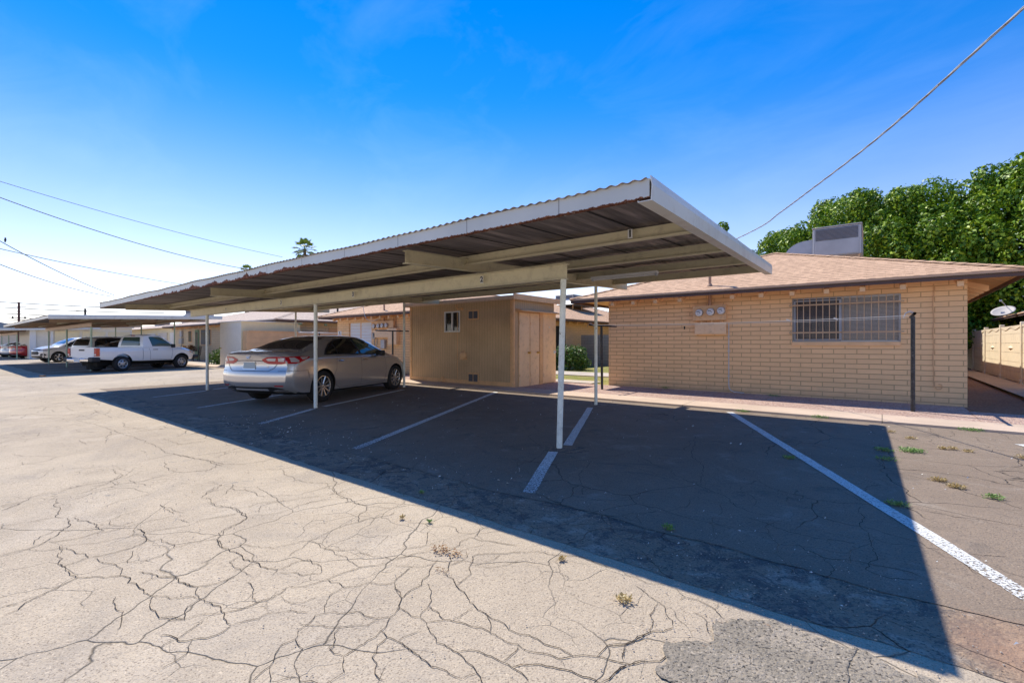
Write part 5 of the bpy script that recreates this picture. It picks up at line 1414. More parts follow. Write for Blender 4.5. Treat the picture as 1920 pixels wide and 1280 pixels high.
# palms
def palm(label, x, y, H, s):
    t = thing('fan_palm', label, 'palm', (x, y, 0), 0, 'distant fan palms'); g = random.Random(int(H*10))
    b = MB(); b.tube([(0, 0, 0), (.1, 0, H*.5), (0, 0, H)], .22, 10, r2=.16); b.build('trunk', 'bark', t, local=True)
    b = MB()
    for k in range(26):
        az = k*2.4; el = 1.35-k*.085+g.uniform(-.1, .1); L = s*g.uniform(.5, .65)
        d = Vector((cos(az)*cos(el), sin(az)*cos(el), sin(el))); o = Vector((0, 0, H)); e = o+d*L
        b.tube([o, o+d*L*.5, e], .02, 4)
        side = d.cross(Vector((0, 0, 1))).normalized(); up = side.cross(d)
        for j in range(-7, 8):
            an = j/7*1.25; dd = (d*cos(an)+side*sin(an)).normalized(); l2 = s*.62*(1-.35*abs(an)/1.25)
            tip = e+dd*l2+Vector((0, 0, -.22*l2)); mid = e+dd*l2*.6; wv = (side*cos(an)-d*sin(an))*.045*s/1.2
            b.face([e, mid-wv, tip, mid+wv])
    b.build('fronds', 'palm_leaf', t, local=True)
palm('lone fan palm rising above the carport roof', -52.3, 27.55, 12.25, 1.3)
palm('tip of a second palm barely showing above the near carport roof', -46.5, 18.9, 8.0, .75)
# small green tree tips above fascia at right
bush('small leafy crown peeping over the right end trim of the near carport', -8.4, 31.0, 7.4, 1.0, 1.2, 'leaf', 2600, 9, .2, 'tree_top', 'tree', None)

# ------------------------------------------------------------------ weeds, dry tufts, leaves, litter
def tuft(label, x, y, r, h, mat, n, seed, spread=1.0, name='weed'):
    g = random.Random(seed); b = MB(); z0 = G(x, y)+.004
    for i in range(n*3):
        a = g.uniform(0, 2*pi); q = r*.62*g.random()**.8; px, py_ = x+q*cos(a)*spread, y+q*sin(a)
        z = z0+g.random()*h*.6; s_ = g.uniform(.4, 1)*.012+r*.02
        d = Vector((g.uniform(-1, 1), g.uniform(-1, 1), g.uniform(-.1, .9))).normalized(); w_ = d.cross(Vector((g.uniform(-1, 1), g.uniform(-1, 1), 1))).normalized()*s_*.4
        p = Vector((px, py_, z)); b.face([p, p+d*s_+w_, p+d*s_*2, p+d*s_-w_])
    return tag(b.build(name, mat), label, 'weed', 'weeds in the paving cracks')
WE = [('bright green clump of weeds in sun just past the shadow edge', .27, 7.07, .16, .06, 'weed', 150),
 ('dark green weed at the shadow edge left of the bright clump', .02, 6.95, .12, .05, 'weed', 90),
 ('thin trailing weed in the shadow below the bright clump', .05, 6.45, .13, .04, 'weed', 60),
 ('dry tuft right behind the shadow corner', .30, 7.97, .07, .04, 'dry', 50),
 ('dry tuft nearest the curb by the shadow corner', .10, 8.35, .06, .04, 'dry', 36),
 ('first dry tuft of three beside the bright clump', .57, 7.47, .07, .04, 'dry', 50),
 ('middle dry tuft of three beside the bright clump', .66, 7.50, .06, .05, 'dry', 44),
 ('last dry tuft of three beside the bright clump', .78, 7.45, .06, .04, 'dry', 40),
 ('long dry tuft along the crack in the sunlit lot', .41, 5.80, .09, .035, 'dry', 70),
 ('thick dry tuft at the crack bend in the sunlit lot', .51, 5.62, .08, .045, 'dry', 80),
 ('yellow green tuft farther along the crack in the sunlit lot', .72, 5.42, .08, .05, 'weed', 60),
 ('dry tuft against the right photo edge in the sunlit lot', 1.20, 7.39, .08, .05, 'dry', 50),
 ('green weed growing at the curb near the right edge', .98, 9.17, .18, .05, 'weed', 90),
 ('green weed on the curb edge above the shaded lot', -.80, 9.20, .17, .05, 'weed', 90),
 ('low weed along the curb joint by the gravel', -1.95, 9.16, .15, .04, 'weed', 70),
 ('small green weed beside the long bay line in shade', -.80, 5.90, .08, .04, 'weed', 50),
 ('flat weed on the bay line at the shadow edge', .10, 4.76, .10, .03, 'weed', 60),
 ('small sprouting weed in the shaded lot near the left of the line', -1.15, 3.20, .05, .05, 'weed', 40),
 ('tiny weed at the shadow margin in the alley', -3.11, 2.68, .03, .03, 'weed', 22),
 ('yellowish sprig in the alley crack near the shadow', -2.57, 2.29, .025, .02, 'weed', 20),
 ('yellowish sprig in the alley left of the leaf pile', -2.78, 2.21, .025, .03, 'dry', 20),
 ('pale sprig in the alley crack beside the shadow edge', -1.50, 2.38, .03, .02, 'dry', 24),
 ('dry sprigs along the crack near the coarse patch', -1.02, 2.20, .05, .03, 'dry', 40),
 ('weed at the foot of the house wall beside the conduit', -4.4, 11.98, .14, .12, 'weed', 60),
 ('weed at the foot of the house wall right of the conduit', -1.9, 11.9, .18, .06, 'weed', 70)]
for i, (lb, x, y, r, h, mt, n) in enumerate(WE): tuft(lb, x, y, r, h, mt, n, i+50, 1.3)
g = random.Random(5)
def leaves(label, x, y, r, n, s=.03):
    b = MB()
    for i in range(n):
        a = g.uniform(0, 2*pi); q = r*g.random()**.6; px, py_ = x+q*1.5*cos(a), y+q*.7*sin(a); z = G(px, py_)+.004+g.random()*.012
        d = Vector((g.uniform(-1, 1), g.uniform(-1, 1), g.uniform(-.1, .3))).normalized()*s*g.uniform(.5, 1.1); w_ = d.cross(Vector((0, 0, 1)))*.22
        p = Vector((px, py_, z)); b.face([p, p+d*.5+w_, p+d, p+d*.5-w_+Vector((0, 0, .003))])
    return tag(b.build('dead_leaves', 'deadleaf'), label, 'dead leaves')
leaves('curled brown leaves heaped in a hole of the alley paving', -2.14, 2.03, .085, 70)
leaves('dark crumbled leaf bits just below the leaf heap', -1.97, 1.85, .035, 30, .016)
# scattered pale grit and leaf litter over the lot
b = MB()
for i in range(620):
    x = g.uniform(-9, 1.4); y = g.uniform(2.6, 9.1) if g.random() < .55 else g.gauss(3.3, .25)
    s_ = g.uniform(.002, .006)*(1+.12*math.hypot(x, y)); z = G(x, y)+.008
    d = Vector((g.uniform(-1, 1), g.uniform(-1, 1), .2)).normalized()*s_*g.choice((1, 1, 1.6, 3.5)); w_ = Vector((-d.y, d.x, 0)).normalized()*s_*.5; p = Vector((x, y, z))
    b.face([p-w_, p+d, p+w_+d*.6+Vector((0, 0, s_))])
tag(b.build('litter', 'rope'), 'pale grit and leaf scraps scattered over the dark lot', 'litter', kind='stuff')
b = MB()
for i in range(1500):
    if i < 700: x = g.uniform(-.9, .5); y = g.uniform(1.5, 3.3)
    else: x = g.uniform(-7, 1); y = g.uniform(.8, 3.1)
    if i < 700 and y > 2.4 and g.random() < .5: continue
    s_ = g.uniform(.0012, .0035); z = G(x, y)+.004
    b.obox((x, y, z), s_, s_*.8, s_*.6, g.uniform(0, 3), g.uniform(0, 1))
tag(b.build('loose_grit', 'bark2' if 'bark2' in M else 'path'), 'loose grit lying on the broken margin of the alley', 'grit', kind='stuff')
# yellow marker near second lot, white arrow tip right edge
b = MB(); b.obox((-25.6, 2.95, .09), .12, .05, .02, .3); tag(b.build('plastic_scrap', 'amber'), 'tiny yellow scrap at the shadow corner of the second carport', 'scrap')

# ------------------------------------------------------------------ vehicles
def interp(tab, x):
    """monotone-ish smooth interpolation of (x, v...) rows"""
    if x <= tab[0][0]: return tab[0][1]
    if x >= tab[-1][0]: return tab[-1][1]
    for i in range(len(tab)-1):
        if tab[i][0] <= x <= tab[i+1][0]:
            x0, y0 = tab[i]; x1, y1 = tab[i+1]
            m0 = 0 if i == 0 else (y1-tab[i-1][1])/(x1-tab[i-1][0]); m1 = 0 if i+2 >= len(tab) else (tab[i+2][1]-y0)/(tab[i+2][0]-x0)
            s = (y1-y0)/(x1-x0)
            if i == 0: m0 = s
            if i+2 >= len(tab): m1 = s
            if s == 0: m0 = m1 = 0
            else:
                m0 = max(min(m0/s, 3), 0)*s; m1 = max(min(m1/s, 3), 0)*s
            h = x1-x0; t = (x-x0)/h
            return (2*t**3-3*t*t+1)*y0+(t**3-2*t*t+t)*h*m0+(-2*t**3+3*t*t)*y1+(t**3-t*t)*h*m1

def car_shell(P):
    """closed body mesh from tables in P: L, w, zb, zs, ws, zbelt, wbelt, zt, wr, dr ; x=0 is the tail"""
    L = P['L']; xs = P['xs']; NS = 6
    rings = []
    def sec(x):
        f = lambda k: interp(P[k], x)
        w, zb, zs, ws, zl, wl, zt, wr, dr = (f(k) for k in ('w', 'zb', 'zs', 'ws', 'zl', 'wl', 'zt', 'wr', 'dr'))
        zs = min(zs, zl-.04); zr = max(zt-dr, zl+.012); zt = max(zt, zr+.008); wr = min(wr, wl-.03); wl = min(wl, ws-.02); dr = zt-zr
        hh = zs-zb; pts = [(0, zb), (.55*w, zb), (.90*w, zb+.015), (.955*w, zb+.07*hh), (.972*w, zb+.16*hh), (.983*w, zb+.26*hh), (.991*w, zb+.36*hh), (.996*w, zb+.46*hh), (w, zb+.56*hh), (w, zb+.66*hh), (.9985*w, zb+.76*hh), (.994*w, zb+.86*hh), (.75*ws+.25*w*.994, zb+.95*hh), (ws, zs), (ws-.012, zs+.022), (wl, zl)]
        if zr-zl > .06:
            for t in (.33, .66): pts.append((wl+(wr-wl)*t+.022*sin(pi*t), zl+(zr-zl)*t))
            pts += [(wr, zr-.008), (wr*.93, zr+dr*.38), (wr*.6, zr+dr*.82), (wr*.25, zr+dr*.96), (0, zt)]
        else:
            k = (zr-zl)
            for t in (.33, .66): pts.append((wl+(wr-wl)*t, zl+k*t))
            pts += [(wr, zr), (wr*.93, zr+dr*.38), (wr*.6, zr+dr*.82), (wr*.25, zr+dr*.96), (0, zt)]
        return pts
    bm = bmesh.new(); nk = len(sec(xs[0]))
    def warp(x, y, z):
        # plan rounding and fascia profile at both ends
        W = interp(P['w'], .4*L); a = min(1, abs(y)/W)
        fr = max(0, 1-x/P.get('rf', .55)); ff = max(0, 1-(L-x)/P.get('ff', .8))
        x += fr*(P.get('rb', .16)*a**2.6 + interp(P['rp'], z)); x -= ff*(P.get('fb', .30)*a**2.4 + interp(P['fp'], z))
        return (x, y, z)
    for x in xs:
        pts = sec(x); ring = []
        for (y, z) in pts: ring.append(bm.verts.new(warp(x, y, z)))
        for (y, z) in pts[-2:0:-1]: ring.append(bm.verts.new(warp(x, -y, z)))
        rings.append(ring)
    n = len(rings[0])
    for a, b in zip(rings, rings[1:]):
        for i in range(n): bm.faces.new((a[i], b[i], b[(i+1) % n], a[(i+1) % n]))
    for ring, x, flip in ((rings[0], xs[0], 0), (rings[-1], xs[-1], 1)):
        # grid cap between left and right points of equal k, subdivided
        rows = []
        pts = sec(x); m = 10
        for k, (y, z) in enumerate(pts):
            if k == 0 or k == nk-1: rows.append([ring[k]]*(m+1)); continue
            r = [ring[k]]
            for j in range(1, m): yy = y*(1-2*j/m); r.append(bm.verts.new(warp(x, yy, z)))
            r.append(ring[n-k]); rows.append(r)
        for k in range(nk-1):
            for j in range(m):
                q = [rows[k][j], rows[k+1][j], rows[k+1][j+1], rows[k][j+1]]; u = []
                for v in q:
                    if v not in u: u.append(v)
                if len(u) >= 3:
                    try: bm.faces.new(u)
                    except ValueError: pass
    bmesh.ops.recalc_face_normals(bm, faces=bm.faces)
    return bm

def boolean_cut(bm, cutters, op='DIFFERENCE'):
    me = bpy.data.meshes.new('tmp'); bm.to_mesh(me); o = bpy.data.objects.new('tmp', me); COL.objects.link(o); cs = []
    for c in cutters:
        cm = bpy.data.meshes.new('tmpc'); bmesh.ops.recalc_face_normals(c, faces=c.faces); c.to_mesh(cm); co = bpy.data.objects.new('tmpc', cm); COL.objects.link(co); cs.append(co)
        md = o.modifiers.new('b', 'BOOLEAN'); md.object = co; md.operation = op; md.solver = 'EXACT'
    dg = bpy.context.evaluated_depsgraph_get(); out = bpy.data.meshes.new_from_object(o.evaluated_get(dg))
    for x in cs+[o]: bpy.data.objects.remove(x)
    return out
def cyl_bm(x, z, y0, y1, r, n=36, flat=None):
    b = bmesh.new(); A = []; B = []
    for i in range(n):
        a = 2*pi*i/n; px, pz = x+r*cos(a), z+r*sin(a)
        A.append(b.verts.new((px, y0, pz))); B.append(b.verts.new((px, y1, pz)))
    b.faces.new(A); b.faces.new(B[::-1])
    for i in range(n): b.faces.new((A[i], B[i], B[(i+1) % n], A[(i+1) % n]))
    return b

class Car:
    def __init__(s, root, me, wheels, R):
        s.root = root; s.me = me; b = bmesh.new(); b.from_mesh(me); s.bvh = BVHTree.FromBMesh(b); b.free()
    def hit(s, p, d):
        r = s.bvh.ray_cast(Vector(p), Vector(d)); return (r[0], r[1]) if r[0] is not None else None
    def decal(s, name, poly, axis, mat, off=.004, step=.05, parent=None, thick=0, back=4):
        """poly of 2D points projected on the shell. axis: 'R' (x,z from the right side), 'L', 'B' (y,z from behind), 'F' front, 'T' (x,y from above)"""
        bm = bmesh.new(); vs = [bm.verts.new((a, b, 0)) for a, b in poly]; bm.faces.new(vs)
        for ax in (0, 1):
            lo = min(p[ax] for p in poly); hi = max(p[ax] for p in poly); k = lo+step
            while k < hi:
                co = [0, 0, 0]; co[ax] = k; no = [0, 0, 0]; no[ax] = 1
                bmesh.ops.bisect_plane(bm, geom=bm.verts[:]+bm.edges[:]+bm.faces[:], plane_co=co, plane_no=no); k += step
        bad = []
        for v in bm.verts:
            a, b_ = v.co.x, v.co.y
            if axis == 'R': o, d = (a, -back, b_), (0, 1, 0)
            elif axis == 'L': o, d = (a, back, b_), (0, -1, 0)
            elif axis == 'B': o, d = (-back, a, b_), (1, 0, 0)
            elif axis == 'F': o, d = (back+6, a, b_), (-1, 0, 0)
            else: o, d = (a, b_, back), (0, 0, -1)
            h = s.hit(o, d)
            if h is None: bad.append(v); continue
            nn = h[1] if h[1].dot(Vector(d)) < 0 else -h[1]
            v.co = h[0]+nn*off
        bmesh.ops.delete(bm, geom=bad, context='VERTS')
        if axis in ('L', 'F') : pass
        bmesh.ops.recalc_face_normals(bm, faces=bm.faces)
        dirv = {'R': Vector((0, -1, 0)), 'L': Vector((0, 1, 0)), 'B': Vector((-1, 0, 0)), 'F': Vector((1, 0, 0)), 'T': Vector((0, 0, 1))}[axis]
        if bm.faces and sum((f.normal.dot(dirv) for f in bm.faces)) < 0: bmesh.ops.reverse_faces(bm, faces=bm.faces)
        me = bpy.data.meshes.new(name); bm.to_mesh(me); bm.free()
        return link(name, me, mat, parent or s.root, True)
    def seam(s, pts, axis, w=.007, name='panel_gap', mat='seam', off=.003, parent=None):
        bm = bmesh.new(); fine = []
        for a, b in zip(pts, pts[1:]):
            a = Vector(a); b = Vector(b); n = max(1, int((b-a).length/.05))
            for i in range(n): fine.append(a+(b-a)*i/n)
        fine.append(Vector(pts[-1])); prev = None
        for i, q in enumerate(fine):
            d = (fine[min(i+1, len(fine)-1)]-fine[max(0, i-1)]).normalized(); n_ = Vector((-d.y, d.x))*w/2; cur = []
            for k in (1, -1):
                a, b_ = q.x+n_.x*k, q.y+n_.y*k
                o, dd = {'R': ((a, -4, b_), (0, 1, 0)), 'L': ((a, 4, b_), (0, -1, 0)), 'B': ((-4, a, b_), (1, 0, 0)), 'F': ((10, a, b_), (-1, 0, 0)), 'T': ((a, b_, 4), (0, 0, -1))}[axis]
                h = s.hit(o, dd)
                if h is None: cur = None; break
                nn = h[1] if h[1].dot(Vector(dd)) < 0 else -h[1]
                cur.append(bm.verts.new(h[0]+nn*off))
            if prev and cur: bm.faces.new((prev[0], cur[0], cur[1], prev[1]))
            prev = cur
        me = bpy.data.meshes.new(name); bm.to_mesh(me); bm.free(); return link(name, me, mat, parent or s.root)

def wheel_meshes(R, rr, width, style):
    b = MB(); w = width/2
    b.lathe([(rr*.96, -w*.8), (rr+.01, -w*.92), (R*.93, -w), (R*.985, -w*.78), (R, -w*.4), (R, w*.4), (R*.985, w*.78), (R*.93, w), (rr+.01, w*.92), (rr*.96, w*.8)], (0, 0, 0), 'Y', 44)
    bmesh.ops.recalc_face_normals(b.bm, faces=b.bm.faces); ty = bpy.data.meshes.new('wheel'); b.bm.to_mesh(ty); b.bm.free(); ty.materials.append(M['tyre']); ty.shade_smooth()
    b = MB()   # outer face at y = -w (right side)
    b.lathe([(rr*1.0, -w*.86), (rr*1.0, -w*.98), (rr*.94, -w*.99), (rr*.90, -w*.70), (rr*.90, w*.8)], (0, 0, 0), 'Y', 44)
    if style == 'steel':
        b.lathe([(rr*.90, -w*.60), (rr*.80, -w*.62), (rr*.62, -w*.86), (rr*.42, -w*.80), (rr*.30, -w*.95), (rr*.22, -w*.97), (0.0, -w*.97)], (0, 0, 0), 'Y', 36)
    else:
        n = style
        for i in range(n):
            a0 = 2*pi*i/n
            for da in ((-.13, .13) if n <= 7 else (0,)):
                a = a0+da; ca, sa = cos(a), sin(a); t1 = .028 if n <= 7 else .022; t0 = .016 if n <= 7 else .02
                def P(r, off, y): return (r*ca-off*sa, y, r*sa+off*ca)
                r0, r1 = rr*.14, rr*.93
                v = [b.bm.verts.new(P(r, o, y)) for r, t, yo in ((r0, t0, -w*.72), (r1, t1, -w*.93)) for o, y in ((-t, yo), (-t*.5, yo-.012), (t*.5, yo-.012), (t, yo), (t, yo+.03), (-t, yo+.03))]
                for k in range(6): b.bm.faces.new((v[k], v[(k+1) % 6], v[6+(k+1) % 6], v[6+k]))
        b.lathe([(rr*.24, -w*.55), (rr*.22, -w*.80), (rr*.12, -w*.86), (0, -w*.87)], (0, 0, 0), 'Y', 24)
    bmesh.ops.recalc_face_normals(b.bm, faces=b.bm.faces); rm = bpy.data.meshes.new('rim'); b.bm.to_mesh(rm); b.bm.free(); rm.materials.append(M['steelrim' if style == 'steel' else 'rim']); rm.shade_smooth() if style == 'steel' else None
    b = MB(); b.lathe([(0, w*.05), (rr*.89, w*.05), (rr*.89, w*.15), (0, w*.15)], (0, 0, 0), 'Y', 30)
    if style == 'steel':
        for i in range(6):
            a = 2*pi*i/6; b.obox((rr*.64*cos(a), -w*.885, rr*.64*sin(a)), .034, .006, .022, 0, -a+pi/2)
    bmesh.ops.recalc_face_normals(b.bm, faces=b.bm.faces); bk = bpy.data.meshes.new('brake_disc'); b.bm.to_mesh(bk); b.bm.free(); bk.materials.append(M['under'])
    return ty, rm, bk
def add_wheels(root, meshes, pos):
    for (x, y, z) in pos:
        o = bpy.data.objects.new('wheel', meshes[0]); COL.objects.link(o); o.parent = root; o.location = (x, y, z)
        if y > 0: o.rotation_euler = (0, 0, pi)
        for me, nm in ((meshes[1], 'rim'), (meshes[2], 'brake_disc')):
            c = bpy.data.objects.new(nm, me); COL.objects.link(c); c.parent = o
def lin(a, b, n): return [a+(b-a)*i/(n-1) for i in range(n)]
def make_car(root, P, paint_mat, ax, R, yin=.60, arch=.045, extra_cut=()):
    bm = car_shell(P); W = max(v for _, v in P['w'])
    cuts = []
    for x in ax:
        for s_ in (-1, 1): cuts.append(cyl_bm(x, R+.0, s_*yin, s_*(W+.1), R+arch))
    cuts += list(extra_cut)
    me = boolean_cut(bm, cuts); bm.free()
    me.materials.clear(); me.materials.append(paint_mat); me.materials.append(M['under'])
    for p in me.polygons:
        c = p.center; p.material_index = 0
        if p.normal.z < -.6 and c.z < interp(P['zb'], c.x)+.05: p.material_index = 1
        for x in ax:
            d = math.hypot(c.x-x, c.z-R); 
            if abs(c.y) < W-.004 and d < R+arch+.004 and (abs(p.normal.y) > .99 and abs(abs(c.y)-yin) < .01 or (Vector((c.x-x, 0, c.z-R)).normalized().dot(p.normal) < -.8 and abs(d-R-arch) < .012)): p.material_index = 1
    me.name = 'body'; o = link_raw('body', me, root)
    return Car(root, me, None, R)
def link_raw(name, me, parent):
    o = bpy.data.objects.new(name, me); COL.objects.link(o); o.parent = parent
    me.shade_smooth()
    try:
        me.set_sharp_from_angle(angle=radians(32))
    except Exception: pass
    return o

def xs_for(L, n=44):
    s = [0, .03, .07, .12, .18, .26, .36]; e = [L-.40, L-.28, L-.18, L-.10, L-.05, L]
    m_ = lin(.36, L-.40, n)[1:-1]; return s+m_+e
SEDAN = dict(L=4.88,
    w=[(0, .80), (.12, .86), (.4, .90), (1.0, .92), (2.4, .915), (3.8, .92), (4.4, .895), (4.7, .84), (4.88, .76)],
    zb=[(0, .30), (.3, .22), (.8, .19), (4.2, .18), (4.6, .20), (4.88, .26)],
    zs=[(0, .90), (.3, .93), (1.0, .945), (2.4, .925), (3.6, .90), (4.2, .84), (4.6, .76), (4.88, .66)],
    ws=[(0, .77), (.12, .83), (.4, .87), (1.0, .895), (2.4, .89), (3.7, .88), (4.4, .84), (4.7, .76), (4.88, .68)],
    zl=[(0, .955), (.15, 1.0), (.5, 1.03), (1.2, 1.02), (2.3, .985), (3.3, .965), (3.8, .945), (4.3, .875), (4.65, .79), (4.88, .68)],
    wl=[(0, .70), (.2, .76), (.6, .80), (1.2, .835), (2.4, .84), (3.4, .83), (3.9, .80), (4.5, .72), (4.88, .60)],
    zt=[(0, 1.03), (.1, 1.075), (.3, 1.095), (.62, 1.115), (.85, 1.185), (1.2, 1.315), (1.5, 1.39), (1.85, 1.432), (2.3, 1.445), (2.7, 1.43), (2.95, 1.385), (3.3, 1.24), (3.65, 1.075), (3.85, 1.01), (4.2, .955), (4.55, .86), (4.75, .785), (4.88, .70)],
    wr=[(0, .62), (.3, .68), (.62, .70), (1.0, .64), (1.5, .58), (2.3, .575), (2.9, .58), (3.3, .64), (3.7, .72), (4.3, .66), (4.88, .5)],
    dr=[(0, .02), (.5, .02), (1.0, .045), (1.6, .055), (2.8, .055), (3.4, .04), (3.8, .03), (4.88, .015)],
    rp=[(.2, .16), (.34, .09), (.40, .03), (.48, .0), (.63, .0), (.70, .018), (.76, .040), (.84, .045), (.92, .040), (1.0, .015), (1.06, -.005), (1.1, .03)],
    fp=[(.15, .10), (.3, .02), (.5, .0), (.65, .02), (.75, .08), (.85, .2)], rb=.20, fb=.34)
SEDAN['xs'] = xs_for(4.88)

def sedan(label, loc, rz_z, mat, detail, group, name='parked_sedan'):
    root = thing(name, label, 'car', loc, rz_z, group)
    R = .335; ax = (1.09, 3.915)
    c = make_car(root, SEDAN, mat, ax, R, .62)
    add_wheels(root, WM['alloy10'], [(ax[0], -.80, R), (ax[1], -.80, R), (ax[0], .80, R), (ax[1], .80, R)])
    side = ('R', 'L') if detail else ('R',)
    # glasshouse
    for ax_ in ('R', 'L'):
        s_ = c.decal('window_frame', [(1.16, 1.00), (1.27, 1.10), (1.48, 1.235), (1.75, 1.33), (2.1, 1.375), (2.5, 1.38), (2.82, 1.335), (3.15, 1.20), (3.42, 1.06), (3.50, .985), (3.0, .975), (2.2, .985), (1.5, 1.0)], ax_, 'plastic', .004, .05)
        c.decal('side_window', [(1.24, 1.015), (1.31, 1.095), (1.50, 1.21), (1.60, 1.255), (1.62, 1.02)], ax_, 'glass', .007, .05)
        c.decal('side_window', [(1.65, 1.02), (1.65, 1.27), (1.80, 1.315), (2.1, 1.35), (2.33, 1.358), (2.41, 1.01)], ax_, 'glass', .007, .05)
        c.decal('side_window', [(2.50, 1.01), (2.43, 1.358), (2.55, 1.352), (2.78, 1.315), (3.08, 1.19), (3.30, 1.075), (3.36, 1.0)], ax_, 'glass_green', .007, .05)
    c.decal('rear_window', [(.72, -.62), (.70, 0), (.72, .62), (1.10, .58), (1.52, .51), (1.57, .3), (1.59, 0), (1.57, -.3), (1.52, -.51), (1.10, -.58)], 'T', 'glass', .005, .08)
    c.decal('windscreen', [(2.90, -.50), (2.86, 0), (2.90, .50), (3.30, .57), (3.72, .62), (3.80, 0), (3.72, -.62), (3.30, -.57)], 'T', 'glass', .005, .08)
    # seams
    for ax_ in side:
        c.seam([(2.42, .97), (2.40, .8), (2.42, .5), (2.40, .27)], ax_)
        c.seam([(1.55, .97), (1.50, .80), (1.50, .70), (1.42, .55), (1.50, .33), (1.62, .27)], ax_)
        c.seam([(3.40, .96), (3.42, .8), (3.45, .5), (3.38, .27)], ax_)
        c.seam([(1.62, .27), (3.38, .27)], ax_)
        c.seam([(.10, .70), (.62, .70), (.66, .55)], ax_)
    # lights: tail
    for s_ in (1, -1):
        sd = 'L' if s_ > 0 else 'R'
        c.decal('tail_light', [(s_*.30, .925), (s_*.42, .975), (s_*.62, .985), (s_*.79, .975), (s_*.80, .86), (s_*.70, .835), (s_*.45, .84), (s_*.36, .87)], 'B', 'red', .006, .04)
        if detail: c.decal('light_lens', [(s_*.40, .935), (s_*.47, .955), (s_*.60, .955), (s_*.58, .895), (s_*.44, .90)], 'B', 'clear', .009, .04); c.decal('light_lens', [(s_*.64, .955), (s_*.74, .955), (s_*.74, .885), (s_*.64, .89)], 'B', 'clear', .009, .04)
        o = c.decal('tail_light', [(.20, .975), (.45, .985), (.70, .975), (.72, .965), (.62, .93), (.45, .87), (.35, .845), (.20, .84)], sd, 'red', .006, .04)
        if detail: c.decal('light_lens', [(.24, .955), (.34, .96), (.42, .90), (.40, .87), (.25, .875)], sd, 'clear', .009, .03); c.decal('light_lens', [(.46, .965), (.66, .966), (.60, .94), (.50, .92)], sd, 'clear', .009, .03)
        c.decal('headlight', [(4.30, .80), (4.62, .73), (4.70, .66), (4.40, .70)], sd, 'clear', .006, .05)
    c.decal('headlight', [(-.80, .72), (-.45, .66), (-.45, .60), (-.80, .62)], 'F', 'clear', .006, .05); c.decal('headlight', [(.80, .72), (.45, .66), (.45, .60), (.80, .62)], 'F', 'clear', .006, .05)
    c.decal('grille', [(-.62, .30), (-.7, .45), (-.4, .56), (.4, .56), (.7, .45), (.62, .30)], 'F', 'plastic', .006, .08)
    # plate, trunk lines, lower diffuser, reflectors
    p = c.decal('licence_plate', [(-.155, .735), (-.155, .885), (.155, .885), (.155, .735)], 'B', 'chrome' if detail else 'plate', .010, .08)
    if detail: c.decal('plate_face', [(-.146, .745), (-.146, .876), (.146, .876), (.146, .745)], 'B', 'plate', .014, .08, parent=p)
    c.seam([(-.34, .895), (-.2, .905), (.2, .905), (.34, .895)], 'B', .012, 'boot_line')
    c.seam([(-.62, .84), (-.56, .76), (-.46, .70), (.46, .70), (.56, .76), (.62, .84)], 'B', .010, 'boot_line')
    c.decal('lower_valance', [(-.76, .30), (-.70, .355), (-.5, .395), (-.3, .385), (.3, .385), (.5, .395), (.70, .355), (.76, .30)], 'B', 'plastic', .006, .05)
    c.decal('silver_diffuser', [(-.42, .315), (-.40, .355), (.40, .355), (.42, .315)], 'B', 'ac_grey', .010, .06)
    for s_ in (-1, 1): c.decal('reflector', [(s_*.58, .405), (s_*.74, .40), (s_*.74, .42), (s_*.58, .425)], 'B', 'red', .010, .05)
    if detail:
        # round emblem on the boot lid: three interlaced ovals
        b = MB()
        h = c.hit((-4, 0, .975), (1, 0, 0)); ex = h[0].x-.012
        def oval(cx, cz, rx, rz2, r=.0045):
            pth = [(ex, cx+rx*cos(2*pi*k/24), cz+rz2*sin(2*pi*k/24)) for k in range(25)]; b.tube(pth, r, 5, cap=False)
        oval(0, .99, .052, .036); oval(0, .998, .040, .015); oval(0, .990, .016, .034)
        b.build('emblem', 'chrome', root, local=True)
        bb = MB()
        for i, ch_ in enumerate('CAMRY'): pass
        cu = bpy.data.curves.new('t', 'FONT'); cu.body = 'C A M R Y'; cu.size = .030; cu.align_x = 'CENTER'; cu.extrude = .002
        for body, yy, zz, nm in (('C A M R Y', 0, .921, 'badge_text'), ('LE', -.43, .775, 'badge_text')):
            cu = bpy.data.curves.new('t', 'FONT'); cu.body = body; cu.size = .034; cu.align_x = 'CENTER'; cu.extrude = .002
            tmp = bpy.data.objects.new('tmp', cu); COL.objects.link(tmp); dg = bpy.context.evaluated_depsgraph_get(); me = bpy.data.meshes.new_from_object(tmp.evaluated_get(dg)); bpy.data.objects.remove(tmp)
            hh = c.hit((-4, yy, zz+.01), (1, 0, 0))
            me.materials.clear(); me.transform(Matrix.Translation((hh[0].x-.010, yy, zz)) @ Matrix.Rotation(-pi/2, 4, 'Z') @ Matrix.Rotation(pi/2, 4, 'X')); link(nm, me, 'chrome', root)
        for ax_, s_ in (('R', -1), ('L', 1)):
            for x in (1.66, 2.56):
                h = c.hit((x, 4*s_, .865), (0, -s_, 0)); y = h[0].y+s_*.022
                b = MB(); b.tube([(x-.10, y-s_*.015, .866), (x-.07, y+s_*.008, .868), (x+.05, y+s_*.008, .866), (x+.10, y-s_*.015, .862)], .011, 8); b.build('door_handle', 'chrome', root, local=True)
            # body side crease
            c.seam([(1.5, .60), (1.9, .555), (2.6, .50), (3.35, .47)], ax_, .006, 'side_crease', 'crease' if 'crease' in M else 'silver', .004)
    for s_ in (-1, 1):
        b = MB(); b.obox((3.10, s_*.97, 1.01), .07, .10, .065, s_*.15); b.tube([(3.15, s_*.86, .985), (3.12, s_*.92, .99)], .025, 6); b.build('mirror', 'plastic', root, bevel=.025, local=True, smooth=True)
